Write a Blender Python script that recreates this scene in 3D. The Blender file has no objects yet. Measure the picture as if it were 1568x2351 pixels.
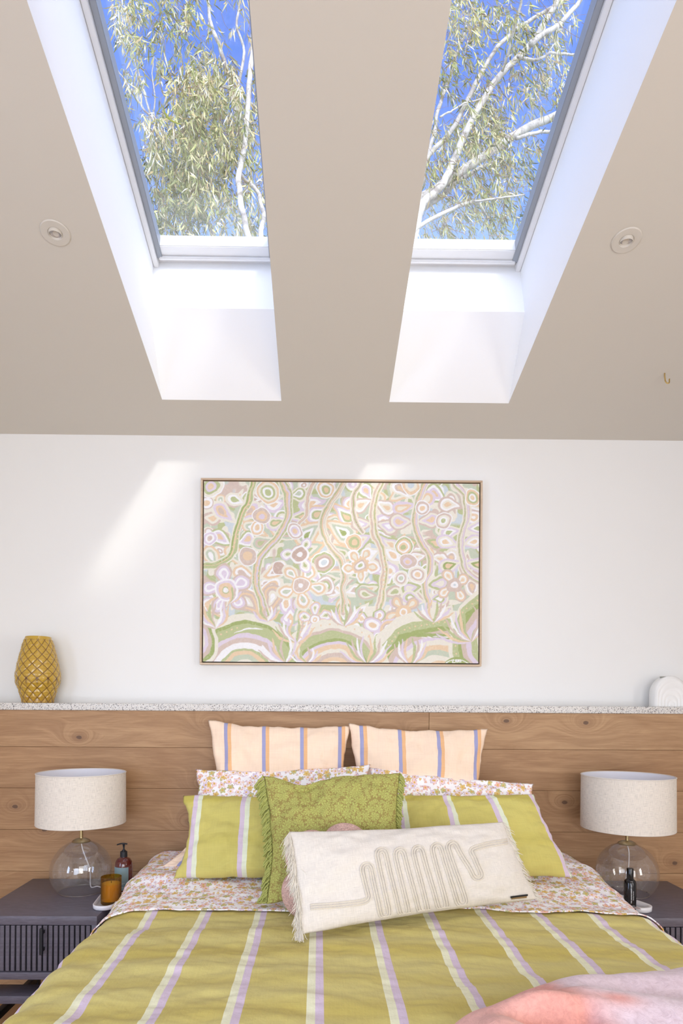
import bpy, bmesh, math, random
import numpy as np
from mathutils import Vector, noise as mnoise
random.seed(7); rng = np.random.default_rng(7)
D = bpy.data; C = bpy.context.scene.collection
R = math.radians

# ------------------------------------------------------------ camera, world, lights, exposure
F = 1508.; PX = 747.; PY = 1617.; YAW = R(.54); ROLL = R(.36); HC = 1.39
_f = np.array([math.sin(YAW), math.cos(YAW), 0]); _r0 = np.array([math.cos(YAW), -math.sin(YAW), 0]); _u0 = np.array([0, 0, 1.])
_r = math.cos(ROLL)*_r0+math.sin(ROLL)*_u0; _u = -math.sin(ROLL)*_r0+math.cos(ROLL)*_u0
def proj(p):
    d = np.array(p)-[0, 0, HC]; z = d@_f; return np.array([PX+F*(d@_r)/z, PY-F*(d@_u)/z])
def ray(x, y): return _f+_r*(x-PX)/F-_u*(y-PY)/F
def at(x, y, Y): d = ray(x, y); return d*(Y/d[1])+[0, 0, HC]
def atz(x, y, z): d = ray(x, y); return d*((z-HC)/d[2])+[0, 0, HC]

cam = D.cameras.new('camera'); camo = D.objects.new('camera', cam); C.objects.link(camo)
cam.sensor_fit = 'VERTICAL'; cam.sensor_height = 36; cam.lens = 36*F/2351
cam.shift_x = (784-PX)/2351; cam.shift_y = (PY-1175.5)/2351; cam.clip_start = .02; cam.clip_end = 300
from mathutils import Matrix
m = Matrix.Identity(4)
for i in range(3): m[i][0] = _r[i]; m[i][1] = _u[i]; m[i][2] = -_f[i]
m[2][3] = HC; camo.matrix_world = m
bpy.context.scene.camera = camo
vs = bpy.context.scene.view_settings
bpy.context.scene.display_settings.display_device = 'sRGB'
vs.view_transform = 'Standard'; vs.look = 'None'; vs.gamma = 1; vs.use_curve_mapping = False; vs.exposure = -0.05

w = D.worlds.new('world'); bpy.context.scene.world = w; w.use_nodes = True
nt = w.node_tree; bg = nt.nodes['Background']
tc = nt.nodes.new('ShaderNodeTexCoord'); sx = nt.nodes.new('ShaderNodeSeparateXYZ'); cr = nt.nodes.new('ShaderNodeValToRGB')
nt.links.new(tc.outputs['Generated'], sx.inputs[0]); nt.links.new(sx.outputs['Z'], cr.inputs[0]); nt.links.new(cr.outputs[0], bg.inputs[0])
el = cr.color_ramp.elements
el[0].position = 0; el[0].color = (.75, .85, 1, 1); el[1].position = 1; el[1].color = (.09, .17, .62, 1)
for p, c in ((.5, (.30, .50, .96, 1)), (.66, (.11, .25, .84, 1))):
    e = el.new(p); e.color = c
bg.inputs[1].default_value = 1.35
# clear-sky luminance: brighter towards the sun behind the camera (CIE clear sky indicatrix)
def _m(op, a, b=0.):
    k = nt.nodes.new('ShaderNodeMath'); k.operation = op
    for i_, v_ in enumerate((a, b)):
        if isinstance(v_, bpy.types.NodeSocket): nt.links.new(v_, k.inputs[i_])
        else: k.inputs[i_].default_value = v_
    return k.outputs[0]
dp = nt.nodes.new('ShaderNodeVectorMath'); dp.operation = 'DOT_PRODUCT'; nt.links.new(tc.outputs['Generated'], dp.inputs[0])
_sd = Vector((.080, -.255, .190)).normalized(); dp.inputs[1].default_value = _sd
cosg = dp.outputs['Value']; gam = _m('ARCCOSINE', cosg)
ind = _m('ADD', _m('MULTIPLY', _m('EXPONENT', _m('MULTIPLY', gam, -3.)), 10.), _m('MULTIPLY', _m('MULTIPLY', cosg, cosg), .45))
mxw = nt.nodes.new('ShaderNodeMix'); mxw.data_type = 'RGBA'; mxw.inputs[0].default_value = .8
nt.links.new(cr.outputs[0], mxw.inputs[6]); mxw.inputs[7].default_value = (.92, .90, .84, 1)
sc_ = nt.nodes.new('ShaderNodeVectorMath'); sc_.operation = 'SCALE'; nt.links.new(mxw.outputs[2], sc_.inputs[0]); nt.links.new(ind, sc_.inputs[3])
ad_ = nt.nodes.new('ShaderNodeVectorMath'); nt.links.new(cr.outputs[0], ad_.inputs[0]); nt.links.new(sc_.outputs[0], ad_.inputs[1])
nt.links.new(ad_.outputs[0], bg.inputs[0])

def lamp(name, kind, loc, rot, energy, col, **kw):
    l = D.lights.new(name, kind); l.energy = energy; l.color = col
    for k, v in kw.items(): setattr(l, k, v)
    o = D.objects.new(name, l); o.location = loc; o.rotation_euler = rot; C.objects.link(o); return o
sund = Vector((-.080, .255, -.190)).normalized()
sun = lamp('sun', 'SUN', (3, -8, 9), (0, 0, 0), 1.25, (1, .95, .87), angle=R(4))
sun.rotation_euler = sund.to_track_quat('-Z', 'Y').to_euler()
# daylight arriving through the three room windows behind the camera
lamp('window_light_left', 'AREA', (-2.52, -.05, 1.35), (0, R(-90), 0), 46, (.50, .66, 1), shape='RECTANGLE', size=1.3, size_y=1.1)
lamp('window_light_right', 'AREA', (2.72, -.05, 1.40), (0, R(90), 0), 44, (1, .94, .87), shape='RECTANGLE', size=1.3, size_y=1.1)
lamp('window_light_rear_left', 'AREA', (-.75, -2.55, 1.35), (R(90), 0, 0), 36, (.56, .71, 1), shape='RECTANGLE', size=1.65, size_y=2.2)  # frontal fill from one unseen rear window, split cool and warm for tint
lamp('window_light_rear_right', 'AREA', (.95, -2.55, 1.35), (R(90), 0, 0), 40, (1, .93, .85), shape='RECTANGLE', size=1.65, size_y=2.2)

# ------------------------------------------------------------ helpers
def L(c, a=1.):   # sRGB 0..255 -> linear rgba
    return tuple(((v/255)/12.92 if v/255 <= .04045 else ((v/255+.055)/1.055)**2.4)*a for v in c[:3])+(1,)
class NT:
    def __init__(s, name):
        s.m = D.materials.new(name); s.m.use_nodes = True; s.t = s.m.node_tree; s.b = s.t.nodes['Principled BSDF']; s.out = s.t.nodes['Material Output']
    def n(s, typ, ins=None, **pr):
        k = s.t.nodes.new('ShaderNode'+typ)
        for a, v in pr.items(): setattr(k, a, v)
        for a, v in (ins or {}).items(): s.set(k.inputs[a], v)
        return k
    def set(s, inp, v):
        if isinstance(v, bpy.types.NodeSocket): s.t.links.new(v, inp)
        elif isinstance(v, bpy.types.Node): s.t.links.new(v.outputs[0], inp)
        else: inp.default_value = v
    def p(s, **kw):
        for a, v in kw.items(): s.set(s.b.inputs[a.replace('_', ' ')], v)
    def math(s, op, a, b=0., c=0., clamp=False):
        k = s.t.nodes.new('ShaderNodeMath'); k.operation = op; k.use_clamp = clamp
        s.set(k.inputs[0], a); s.set(k.inputs[1], b); s.set(k.inputs[2], c); return k.outputs[0]
    def mix(s, f, a, b, mode='MIX'):
        k = s.t.nodes.new('ShaderNodeMix'); k.data_type = 'RGBA'; k.blend_type = mode
        s.set(k.inputs[0], f); s.set(k.inputs[6], a); s.set(k.inputs[7], b); return k.outputs[2]
    def ramp(s, f, stops, interp='LINEAR'):
        k = s.t.nodes.new('ShaderNodeValToRGB'); k.color_ramp.interpolation = interp; s.set(k.inputs[0], f)
        e = k.color_ramp.elements
        e[0].position = stops[0][0]; e[0].color = stops[0][1]; e[1].position = stops[-1][0]; e[1].color = stops[-1][1]
        for p_, c_ in stops[1:-1]: q = e.new(p_); q.color = c_
        return k.outputs[0]
    def coord(s, kind='Object', scale=(1, 1, 1), loc=(0, 0, 0)):
        tc = s.n('TexCoord'); mp = s.n('Mapping', {'Vector': tc.outputs[kind], 'Scale': scale, 'Location': loc}); return mp.outputs[0]
    def noise(s, v, sc, det=3., dist=0., rough=.5):
        return s.n('TexNoise', {'Vector': v, 'Scale': sc, 'Detail': det, 'Distortion': dist, 'Roughness': rough}).outputs[0]
    def bump(s, h, st=.3, dist=.002):
        k = s.n('Bump', {'Height': h, 'Strength': st, 'Distance': dist}); s.set(s.b.inputs['Normal'], k.outputs[0]); return k
    def step(s, x, lo, hi):   # 1 inside lo..hi, soft by few %
        return s.math('MULTIPLY', s.math('GREATER_THAN', x, lo), s.math('LESS_THAN', x, hi))

def plain(name, rgb, rough=.6, var=.06, nsc=30, bump=.15, bd=.001, metal=0, spec=.5, kind='Object', a=1.):
    t = NT(name); c = L(rgb, a); v = t.coord(kind)
    n1 = t.noise(v, nsc, 4)
    t.p(Base_Color=t.mix(n1, tuple(x*(1-var) for x in c[:3])+(1,), tuple(min(1, x*(1+var)) for x in c[:3])+(1,)), Roughness=rough, Metallic=metal)
    t.b.inputs['Specular IOR Level'].default_value = spec
    if bump: t.bump(t.noise(v, nsc*6, 3), bump, bd)
    return t.m

UNI = {}
def wl(o):   # world location of an (untransformed-rotation) parent chain
    v = Vector((0, 0, 0))
    while o: v += Vector(o.location); o = o.parent
    return v
def put(name, me, mats, parent=None, origin=None, label=None, cat=None, group=None, kind=None, smooth=False):
    """mesh data in WORLD coordinates -> object whose origin is at `origin` (or the parent's)"""
    o = D.objects.new(name, me); C.objects.link(o)
    off = wl(parent) if parent else Vector(origin if origin is not None else (0, 0, 0))
    if origin is not None and parent: off = Vector(origin)
    me.transform(Matrix.Translation(-off))
    if parent: o.parent = parent; o.location = off-wl(parent)
    else: o.location = off
    for m_ in (mats if isinstance(mats, (list, tuple)) else [mats]): me.materials.append(m_)
    if smooth: me.polygons.foreach_set('use_smooth', [True]*len(me.polygons))
    tag(o, label, cat, group, kind); return o
def tag(o, label=None, cat=None, group=None, kind=None):
    if label: o['label'] = label
    if cat: o['category'] = cat
    if group: o['group'] = group
    if kind: o['kind'] = kind
    return o
def empty(name, loc, label=None, cat=None, group=None, kind=None):
    o = D.objects.new(name, None); o.empty_display_size = .1; C.objects.link(o); o.location = loc
    return tag(o, label, cat, group, kind)
def bme(bm, smooth_angle=None):
    me = D.meshes.new('m'); bm.normal_update(); bm.to_mesh(me); bm.free()
    if smooth_angle is not None:
        me.polygons.foreach_set('use_smooth', [True]*len(me.polygons))
        me.set_sharp_from_angle(angle=R(smooth_angle))
    return me
def box(bm, x0, x1, y0, y1, z0, z1, bev=0, seg=2):
    vs_ = [bm.verts.new(p) for p in ((x0,y0,z0),(x1,y0,z0),(x1,y1,z0),(x0,y1,z0),(x0,y0,z1),(x1,y0,z1),(x1,y1,z1),(x0,y1,z1))]
    fs = [bm.faces.new([vs_[i] for i in q]) for q in ((0,3,2,1),(4,5,6,7),(0,1,5,4),(1,2,6,5),(2,3,7,6),(3,0,4,7))]
    if bev:
        es = list({e for f in fs for e in f.edges}); bmesh.ops.bevel(bm, geom=es, offset=bev, segments=seg, affect='EDGES', profile=.5)
def mbox(*a, **k):
    bm = bmesh.new(); box(bm, *a, **k); return bme(bm, 40)
def lathe(prof, cx, cy, n=48, sx_=1., sy_=1., closed=False):
    """prof: list of (r,z); returns mesh"""
    vs_ = []; fs = []; idx = []
    for r_, z in prof:
        if r_ < 1e-6: idx.append([len(vs_)]*n); vs_.append((cx, cy, z))
        else:
            idx.append(list(range(len(vs_), len(vs_)+n)))
            vs_ += [(cx+sx_*r_*math.cos(2*math.pi*i/n), cy+sy_*r_*math.sin(2*math.pi*i/n), z) for i in range(n)]
    rings = list(range(len(prof)))+([0] if closed else [])
    for a, b in zip(rings[:-1], rings[1:]):
        A, B = idx[a], idx[b]
        for i in range(n):
            j = (i+1) % n; q = []
            for k in (A[i], A[j], B[j], B[i]):
                if k not in q: q.append(k)
            if len(q) > 2: fs.append(q)
    me = D.meshes.new('m'); me.from_pydata(vs_, [], fs); me.update()
    me.polygons.foreach_set('use_smooth', [True]*len(fs)); me.set_sharp_from_angle(angle=R(38)); return me
def tubes(paths, n=8):
    """paths: list of (points Nx3, radii scalar or N) -> one mesh"""
    V = []; Fc = []
    for pts, rad in paths:
        pts = np.asarray(pts, float); N = len(pts); rad = np.broadcast_to(rad, N)
        tan = np.gradient(pts, axis=0); tan /= np.linalg.norm(tan, axis=1)[:, None]+1e-12
        ref = np.array([0, 0, 1.]) if abs(tan[0][2]) < .9 else np.array([1., 0, 0])
        a = np.cross(tan[0], ref); a /= np.linalg.norm(a); base = len(V)
        for i in range(N):
            a = a-tan[i]*(a@tan[i]); a /= np.linalg.norm(a)+1e-12; b = np.cross(tan[i], a)
            for k in range(n):
                t = 2*math.pi*k/n; V.append(tuple(pts[i]+rad[i]*(math.cos(t)*a+math.sin(t)*b)))
        for i in range(N-1):
            for k in range(n):
                k2 = (k+1) % n; Fc.append((base+i*n+k, base+i*n+k2, base+(i+1)*n+k2, base+(i+1)*n+k))
        Fc.append(tuple(base+k for k in reversed(range(n)))); Fc.append(tuple(base+(N-1)*n+k for k in range(n)))
    me = D.meshes.new('m'); me.from_pydata(V, [], Fc); me.update()
    me.polygons.foreach_set('use_smooth', [True]*len(Fc)); return me
def grid_mesh(P, uv=None, wrapx=False):
    """P: (ny,nx,3) array -> mesh, uv (ny,nx,2)"""
    ny, nx = P.shape[:2]; me = D.meshes.new('m')
    i, j = np.meshgrid(np.arange(ny-1), np.arange(nx-1), indexing='ij'); a = (i*nx+j).ravel()
    q = np.stack([a, a+1, a+nx+1, a+nx], 1)
    me.vertices.add(ny*nx); me.vertices.foreach_set('co', P.reshape(-1).astype(np.float32))
    me.loops.add(q.size); me.loops.foreach_set('vertex_index', q.ravel().astype(np.int32))
    me.polygons.add(len(q)); me.polygons.foreach_set('loop_start', (np.arange(len(q))*4).astype(np.int32))
    me.polygons.foreach_set('loop_total', np.full(len(q), 4, np.int32)); me.update(calc_edges=True)
    if uv is not None:
        l = me.uv_layers.new(name='UVMap'); l.data.foreach_set('uv', uv.reshape(-1, 2)[q.ravel()].ravel().astype(np.float32))
    me.polygons.foreach_set('use_smooth', [True]*len(q)); return me
def raw_mesh(V, Q, col=None, uv=None, smooth=True):
    me = D.meshes.new('m'); V = np.asarray(V, np.float32); Q = np.asarray(Q, np.int32); k = Q.shape[1]
    me.vertices.add(len(V)); me.vertices.foreach_set('co', V.ravel())
    me.loops.add(Q.size); me.loops.foreach_set('vertex_index', Q.ravel())
    me.polygons.add(len(Q)); me.polygons.foreach_set('loop_start', (np.arange(len(Q))*k).astype(np.int32))
    me.polygons.foreach_set('loop_total', np.full(len(Q), k, np.int32)); me.update(calc_edges=True)
    if col is not None:
        ca = me.color_attributes.new('Col', 'FLOAT_COLOR', 'POINT')
        c4 = np.concatenate([col, np.ones((len(col), 1))], 1).astype(np.float32); ca.data.foreach_set('color', c4.ravel())
    if uv is not None:
        l = me.uv_layers.new(name='UVMap'); l.data.foreach_set('uv', np.asarray(uv)[Q.ravel()].ravel().astype(np.float32))
    if smooth: me.polygons.foreach_set('use_smooth', [True]*len(Q))
    return me
def fbm(x, y, z=0., sc=1., oc=3): return mnoise.fractal(Vector((x*sc, y*sc, z)), .8, 2.1, oc)

# ------------------------------------------------------------ materials
def paint(name, rgb, a=1.):
    t = NT(name); v = t.coord(); t.p(Base_Color=L(rgb, a), Roughness=.75); t.b.inputs['Specular IOR Level'].default_value = .25
    t.bump(t.noise(v, 350, 3), .06, .001); return t.m
M_wall = paint('wall_paint', (240, 239, 236)); M_ceil = paint('ceiling_paint', (214, 208, 197))
M_shaft = paint('shaft_paint', (250, 250, 250)); M_rear = paint('rear_paint', (236, 233, 228))
M_white = plain('white_lacquer', (240, 240, 240), .35, .01, 10, 0)
M_greyp = plain('grey_profile', (158, 163, 170), .4, .02, 10, 0)
def oak(name, cA, cB, knots=True):
    t = NT(name); oi = t.n('ObjectInfo'); rnd = oi.outputs['Random']
    tc_ = t.n('TexCoord'); off = t.n('CombineXYZ', {'X': t.math('MULTIPLY', rnd, 37.), 'Y': t.math('MULTIPLY', rnd, 11.), 'Z': t.math('MULTIPLY', rnd, 23.)})
    v = t.n('VectorMath', {0: tc_.outputs['Object'], 1: off.outputs[0]}, operation='ADD').outputs[0]
    kx = t.n('SeparateXYZ', {0: v}); vk = t.n('CombineXYZ', {'X': t.math('MULTIPLY', kx.outputs[0], 2.2), 'Y': t.math('MULTIPLY', kx.outputs[2], 3.4), 'Z': 0.}).outputs[0]
    vo = t.n('TexVoronoi', {'Vector': vk, 'Scale': 1.15, 'Randomness': 1.0}, voronoi_dimensions='2D')
    kd = t.math('ADD', vo.outputs['Distance'], t.math('MULTIPLY', t.math('LESS_THAN', t.n('SeparateXYZ', {0: vo.outputs['Color']}).outputs[0], .42), 2.))
    warp = t.math('MULTIPLY', t.math('POWER', t.math('SUBTRACT', 1., kd, clamp=True), 7.), .55)
    sxyz = t.n('SeparateXYZ', {0: v})
    vg = t.n('CombineXYZ', {'X': t.math('MULTIPLY', sxyz.outputs[0], 1.1), 'Y': 0., 'Z': t.math('ADD', t.math('MULTIPLY', sxyz.outputs[2], 9.), t.math('MULTIPLY', warp, 6.))}).outputs[0]
    g1 = t.noise(vg, 2.2, 5, 1.2, .6)
    vf = t.n('Mapping', {'Vector': v, 'Scale': (2.2, 1, 75)}).outputs[0]; g2 = t.noise(vf, 3, 4, .3, .65)
    g = t.math('ADD', t.math('MULTIPLY', g1, .6), t.math('MULTIPLY', g2, .45))
    col = t.ramp(g, [(.30, L(cB)), (.50, L([(a+b)/2 for a, b in zip(cA, cB)])), (.68, L(cA))])
    col = t.mix(t.math('MULTIPLY', rnd, .45), col, t.mix(1., col, L((222, 208, 198)), 'MULTIPLY'))
    if knots:
        rr = t.math('ADD', kd, t.math('MULTIPLY', t.noise(v, 60, 2), .02))
        col = t.mix(t.math('MULTIPLY', t.math('SUBTRACT', 1., t.math('DIVIDE', rr, .13), clamp=True), .55), col, L((128, 92, 66)))
        kk = t.math('MULTIPLY', t.math('LESS_THAN', rr, .043), .75)
        col = t.mix(kk, col, L((92, 70, 58)))
    t.p(Base_Color=col, Roughness=.5); t.b.inputs['Specular IOR Level'].default_value = .35
    t.bump(g2, .12, .001); return t.m
M_oak = oak('oak_board', (196, 159, 119), (153, 115, 81))
M_floor = oak('floor_oak', (196, 158, 118), (158, 116, 80), False)
def stained(name, rgb):
    t = NT(name); v = t.coord('Object', (1.5, 12, 12)); g = t.noise(v, 14, 5, .4, .7)
    v2 = t.coord('Object', (12, 12, 1.5)); g2 = t.noise(v2, 14, 5, .4, .7)
    c = L(rgb); t.p(Base_Color=t.ramp(g, [(.3, tuple(x*.72 for x in c[:3])+(1,)), (.7, tuple(x*1.3 for x in c[:3])+(1,))]), Roughness=.42)
    t.bump(g, .2, .001); return t.m
M_ash = stained('stained_black_ash', (98, 93, 104))
M_black = plain('black_metal', (22, 24, 30), .45, .1, 20, 0)
M_brass = plain('brushed_brass', (186, 168, 128), .3, .05, 40, .05, metal=1)
def terrazzo():
    t = NT('terrazzo'); v = t.coord(); base = L((226, 222, 216)); col = base
    for sc, th, c in ((95, .30, (150, 146, 142)), (170, .32, (128, 126, 126)), (260, .30, (96, 96, 98)), (120, .2, (196, 178, 158))):
        vo = t.n('TexVoronoi', {'Vector': t.n('VectorMath', {0: v, 1: (sc*.13, sc, 1)}, operation='ADD').outputs[0], 'Scale': sc})
        pick = t.math('GREATER_THAN', t.n('SeparateXYZ', {0: vo.outputs['Color']}).outputs[0], .45)
        col = t.mix(t.math('MULTIPLY', t.math('LESS_THAN', vo.outputs['Distance'], th), pick), col, L(c))
    t.p(Base_Color=col, Roughness=.35); return t.m
M_terr = terrazzo()

def weave(t, uv, sc=1500, st=.42):
    sp = t.n('SeparateXYZ', {0: uv})
    a = t.math('SINE', t.math('MULTIPLY', sp.outputs[0], sc*2.)); b = t.math('SINE', t.math('MULTIPLY', sp.outputs[1], sc*2.))
    nz = t.noise(uv, 22, 4, 0, .6)
    h = t.math('ADD', t.math('MULTIPLY', t.math('MULTIPLY', a, b), .04), t.math('MULTIPLY', nz, 2.6))
    t.bump(h, st, .004)
def stripe(name, base, base2, ca, cb, period, w, phase, bands, sheen=.3, sc=1.):
    """uv in metres; stripe pair ca then cb of total width w; alternating weft bands base/base2"""
    t = NT(name); uv = t.n('TexCoord').outputs['UV']; sp = t.n('SeparateXYZ', {0: uv}); x, y = sp.outputs[0], sp.outputs[1]
    yb = t.math('ADD', y, t.math('MULTIPLY', t.noise(uv, 3, 2), .02))
    band = t.n('TexNoise', {'W': t.math('DIVIDE', yb, bands), 'Scale': 1.0, 'Detail': 0.}, noise_dimensions='1D').outputs[0]
    band = t.ramp(band, [(.40, (0, 0, 0, 1)), (.54, (1, 1, 1, 1))])
    fine = t.noise(t.n('Mapping', {'Vector': uv, 'Scale': (260, 12, 1)}).outputs[0], 1, 3); fine2 = t.noise(t.n('Mapping', {'Vector': uv, 'Scale': (9, 260, 1)}).outputs[0], 1, 3)
    col = t.mix(band, L(base), L(base2))
    fx = t.math('ABSOLUTE', t.math('SUBTRACT', t.math('FRACT', t.math('DIVIDE', t.math('ADD', x, 50*period-phase), period)), 0.))
    xm = t.math('MULTIPLY', fx, period)
    col = t.mix(t.step(xm, 0, w/2), col, L(ca)); col = t.mix(t.step(xm, w/2, w), col, L(cb))
    f = t.math('ADD', .86, t.math('MULTIPLY', t.math('ADD', fine, fine2), .14))
    col = t.mix(1., col, t.n('CombineXYZ', {'X': f, 'Y': f, 'Z': f}).outputs[0], 'MULTIPLY')
    t.p(Base_Color=col, Roughness=.85); t.b.inputs['Specular IOR Level'].default_value = .15; t.b.inputs['Sheen Weight'].default_value = sheen*.3
    weave(t, uv); return t.m
OL1, OL2 = (200, 182, 98), (209, 195, 122); CR, LI = (236, 234, 200), (217, 198, 214)
M_duvet = stripe('duvet_linen', OL1, OL2, CR, LI, .194, .042, -.026, .19)
M_olive = stripe('olive_pillow_linen', (198, 184, 92), (207, 195, 112), LI, (228, 232, 206), .20, .038, .055, .16)
M_olive2 = stripe('olive_pillow_linen_right', (198, 184, 92), (207, 195, 112), LI, (228, 232, 206), .20, .038, -.06, .16)
M_peach = stripe('peach_linen', (254, 242, 228), (253, 226, 200), (166, 166, 204), (240, 190, 140), .163, .031, .07, .33)
M_peach2 = stripe('peach_linen_right', (254, 242, 228), (253, 226, 200), (166, 166, 204), (240, 190, 140), .163, .031, .045, .33)
def floral(name, ground, cols, cell, dark, petals=5, dens=1.):
    t = NT(name); uv = t.n('TexCoord').outputs['UV']; col = L(ground)
    def layer(col, cell, off, rmax, palette, pet, thr, eye):
        v = t.n('VectorMath', {0: uv, 1: (off, off*1.7, 0)}, operation='ADD').outputs[0]
        vo = t.n('TexVoronoi', {'Vector': v, 'Scale': 1/cell, 'Randomness': .85}, voronoi_dimensions='2D')
        d = t.n('VectorMath', {0: v, 1: vo.outputs['Position']}, operation='SUBTRACT').outputs[0]
        # Position output is in texture space/scale
        sp = t.n('SeparateXYZ', {0: d}); ang = t.math('ARCTAN2', sp.outputs[1], sp.outputs[0])
        cs = t.n('SeparateXYZ', {0: vo.outputs['Color']})
        an = t.math('ADD', t.math('MULTIPLY', ang, float(pet)), t.math('MULTIPLY', cs.outputs[1], 6.))
        pr = t.math('ADD', .82, t.math('MULTIPLY', t.math('COSINE', an), .18))
        dd = t.math('DIVIDE', vo.outputs['Distance'], t.math('MULTIPLY', pr, rmax))
        on = t.math('MULTIPLY', t.math('LESS_THAN', dd, 1.), t.math('GREATER_THAN', cs.outputs[2], thr))
        pc = t.ramp(cs.outputs[0], palette, 'CONSTANT')
        c2 = t.mix(on, col, pc)
        rim = t.math('MULTIPLY', on, t.math('MULTIPLY', t.step(dd, .82, 1.0), t.math('GREATER_THAN', t.noise(v, 2.2/cell, 2), .52)))
        c2 = t.mix(t.math('MULTIPLY', rim, .7), c2, L(dark))
        ey = t.math('MULTIPLY', on, t.math('LESS_THAN', dd, .33)); c2 = t.mix(ey, c2, L(eye))
        return c2
    k = len(cols)
    pal = [(i/k, L(c)) for i, c in enumerate(cols)]
    col = layer(col, cell*.55, 3.1, .40, pal[::-1] and [(i/k, L(c)) for i, c in enumerate(cols[::-1])], 3, .35, cols[1])
    col = layer(col, cell, 0., .52, pal, petals, .12, (222, 178, 92))
    t.p(Base_Color=col, Roughness=.85); t.b.inputs['Specular IOR Level'].default_value = .15
    weave(t, uv); return t.m
FC = [(244, 212, 210), (232, 200, 132), (200, 196, 142), (248, 226, 222), (240, 192, 178), (232, 214, 230)]
M_floral = floral('floral_cotton', (253, 249, 250), FC, .029, (150, 112, 132))
def tonal():
    t = NT('green_tonal_floral'); uv = t.n('TexCoord').outputs['UV']; col = L((156, 140, 82)); lt = L((182, 184, 104))
    for cell, off, pet, r_, thr in ((.011, 2.2, 3, .5, .1), (.019, 5.3, 5, .52, .25), (.019, 8.3, 4, .5, .5), (.036, 0., 8, .50, .25), (.042, 3.7, 6, .46, .45)):
        v = t.n('VectorMath', {0: uv, 1: (off, off*1.3, 0)}, operation='ADD').outputs[0]
        vo = t.n('TexVoronoi', {'Vector': v, 'Scale': 1/cell, 'Randomness': .8}, voronoi_dimensions='2D')
        d = t.n('VectorMath', {0: v, 1: vo.outputs['Position']}, operation='SUBTRACT').outputs[0]; sp = t.n('SeparateXYZ', {0: d})
        cs = t.n('SeparateXYZ', {0: vo.outputs['Color']})
        an = t.math('ADD', t.math('MULTIPLY', t.math('ARCTAN2', sp.outputs[1], sp.outputs[0]), float(pet)), t.math('MULTIPLY', cs.outputs[1], 6.))
        dd = t.math('DIVIDE', vo.outputs['Distance'], t.math('MULTIPLY', t.math('ADD', .70, t.math('MULTIPLY', t.math('COSINE', an), .30)), r_))
        on = t.math('MULTIPLY', t.math('LESS_THAN', dd, 1.), t.math('GREATER_THAN', cs.outputs[2], thr))
        clear = t.math('MULTIPLY', t.math('LESS_THAN', dd, 1.34), t.math('GREATER_THAN', cs.outputs[2], thr))
        col = t.mix(clear, col, L((156, 140, 82))); col = t.mix(on, col, lt)
        col = t.mix(t.math('MULTIPLY', on, t.step(dd, .26, .46)), col, L((162, 148, 86)))
    t.p(Base_Color=col, Roughness=.9); t.b.inputs['Specular IOR Level'].default_value = .1; weave(t, uv); return t.m
M_green = tonal()
M_cord_green = plain('green_cord', (172, 174, 96), .9, .2, 120, .5, .002)
def linen(name, rgb, a=1., lo=.88):
    t = NT(name); uv = t.n('TexCoord').outputs['UV']
    f1 = t.noise(t.n('Mapping', {'Vector': uv, 'Scale': (520, 40, 1)}).outputs[0], 1, 3); f2 = t.noise(t.n('Mapping', {'Vector': uv, 'Scale': (40, 520, 1)}).outputs[0], 1, 3)
    g = t.math('MULTIPLY', t.math('ADD', f1, f2), .5); c = L(rgb, a)
    t.p(Base_Color=t.ramp(g, [(.32, tuple(x*lo for x in c[:3])+(1,)), (.5, c), (.68, tuple(min(1, x*1.12) for x in c[:3])+(1,))]), Roughness=.9)
    t.b.inputs['Specular IOR Level'].default_value = .15; t.bump(t.math('ADD', g, t.noise(uv, 12, 3)), .3, .003); return t
M_natural = linen('natural_cotton_weave', (224, 216, 206)).m
M_cord = plain('cream_cord', (234, 224, 207), .9, .12, 260, .6, .002)
M_fray = plain('cream_fringe', (236, 228, 214), .9, .08, 90, .2)
M_shade = linen('linen_shade', (228, 219, 207), lo=.74).m
M_shadein = plain('shade_lining', (240, 241, 250), .6, .01, 10, 0)
def boucle(name, rgb):
    t = NT(name); v = t.coord(); n_ = t.noise(v, 130, 4, 1.5, .7); vo = t.n('TexVoronoi', {'Vector': v, 'Scale': 170})
    c = L(rgb); t.p(Base_Color=t.ramp(n_, [(.3, tuple(x*.7 for x in c[:3])+(1,)), (.62, tuple(min(1, x*1.15) for x in c[:3])+(1,))]), Roughness=.95)
    t.b.inputs['Specular IOR Level'].default_value = .1; t.bump(t.math('ADD', n_, vo.outputs['Distance']), .9, .006); return t.m
M_boucle = boucle('pink_boucle', (236, 196, 184))
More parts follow.
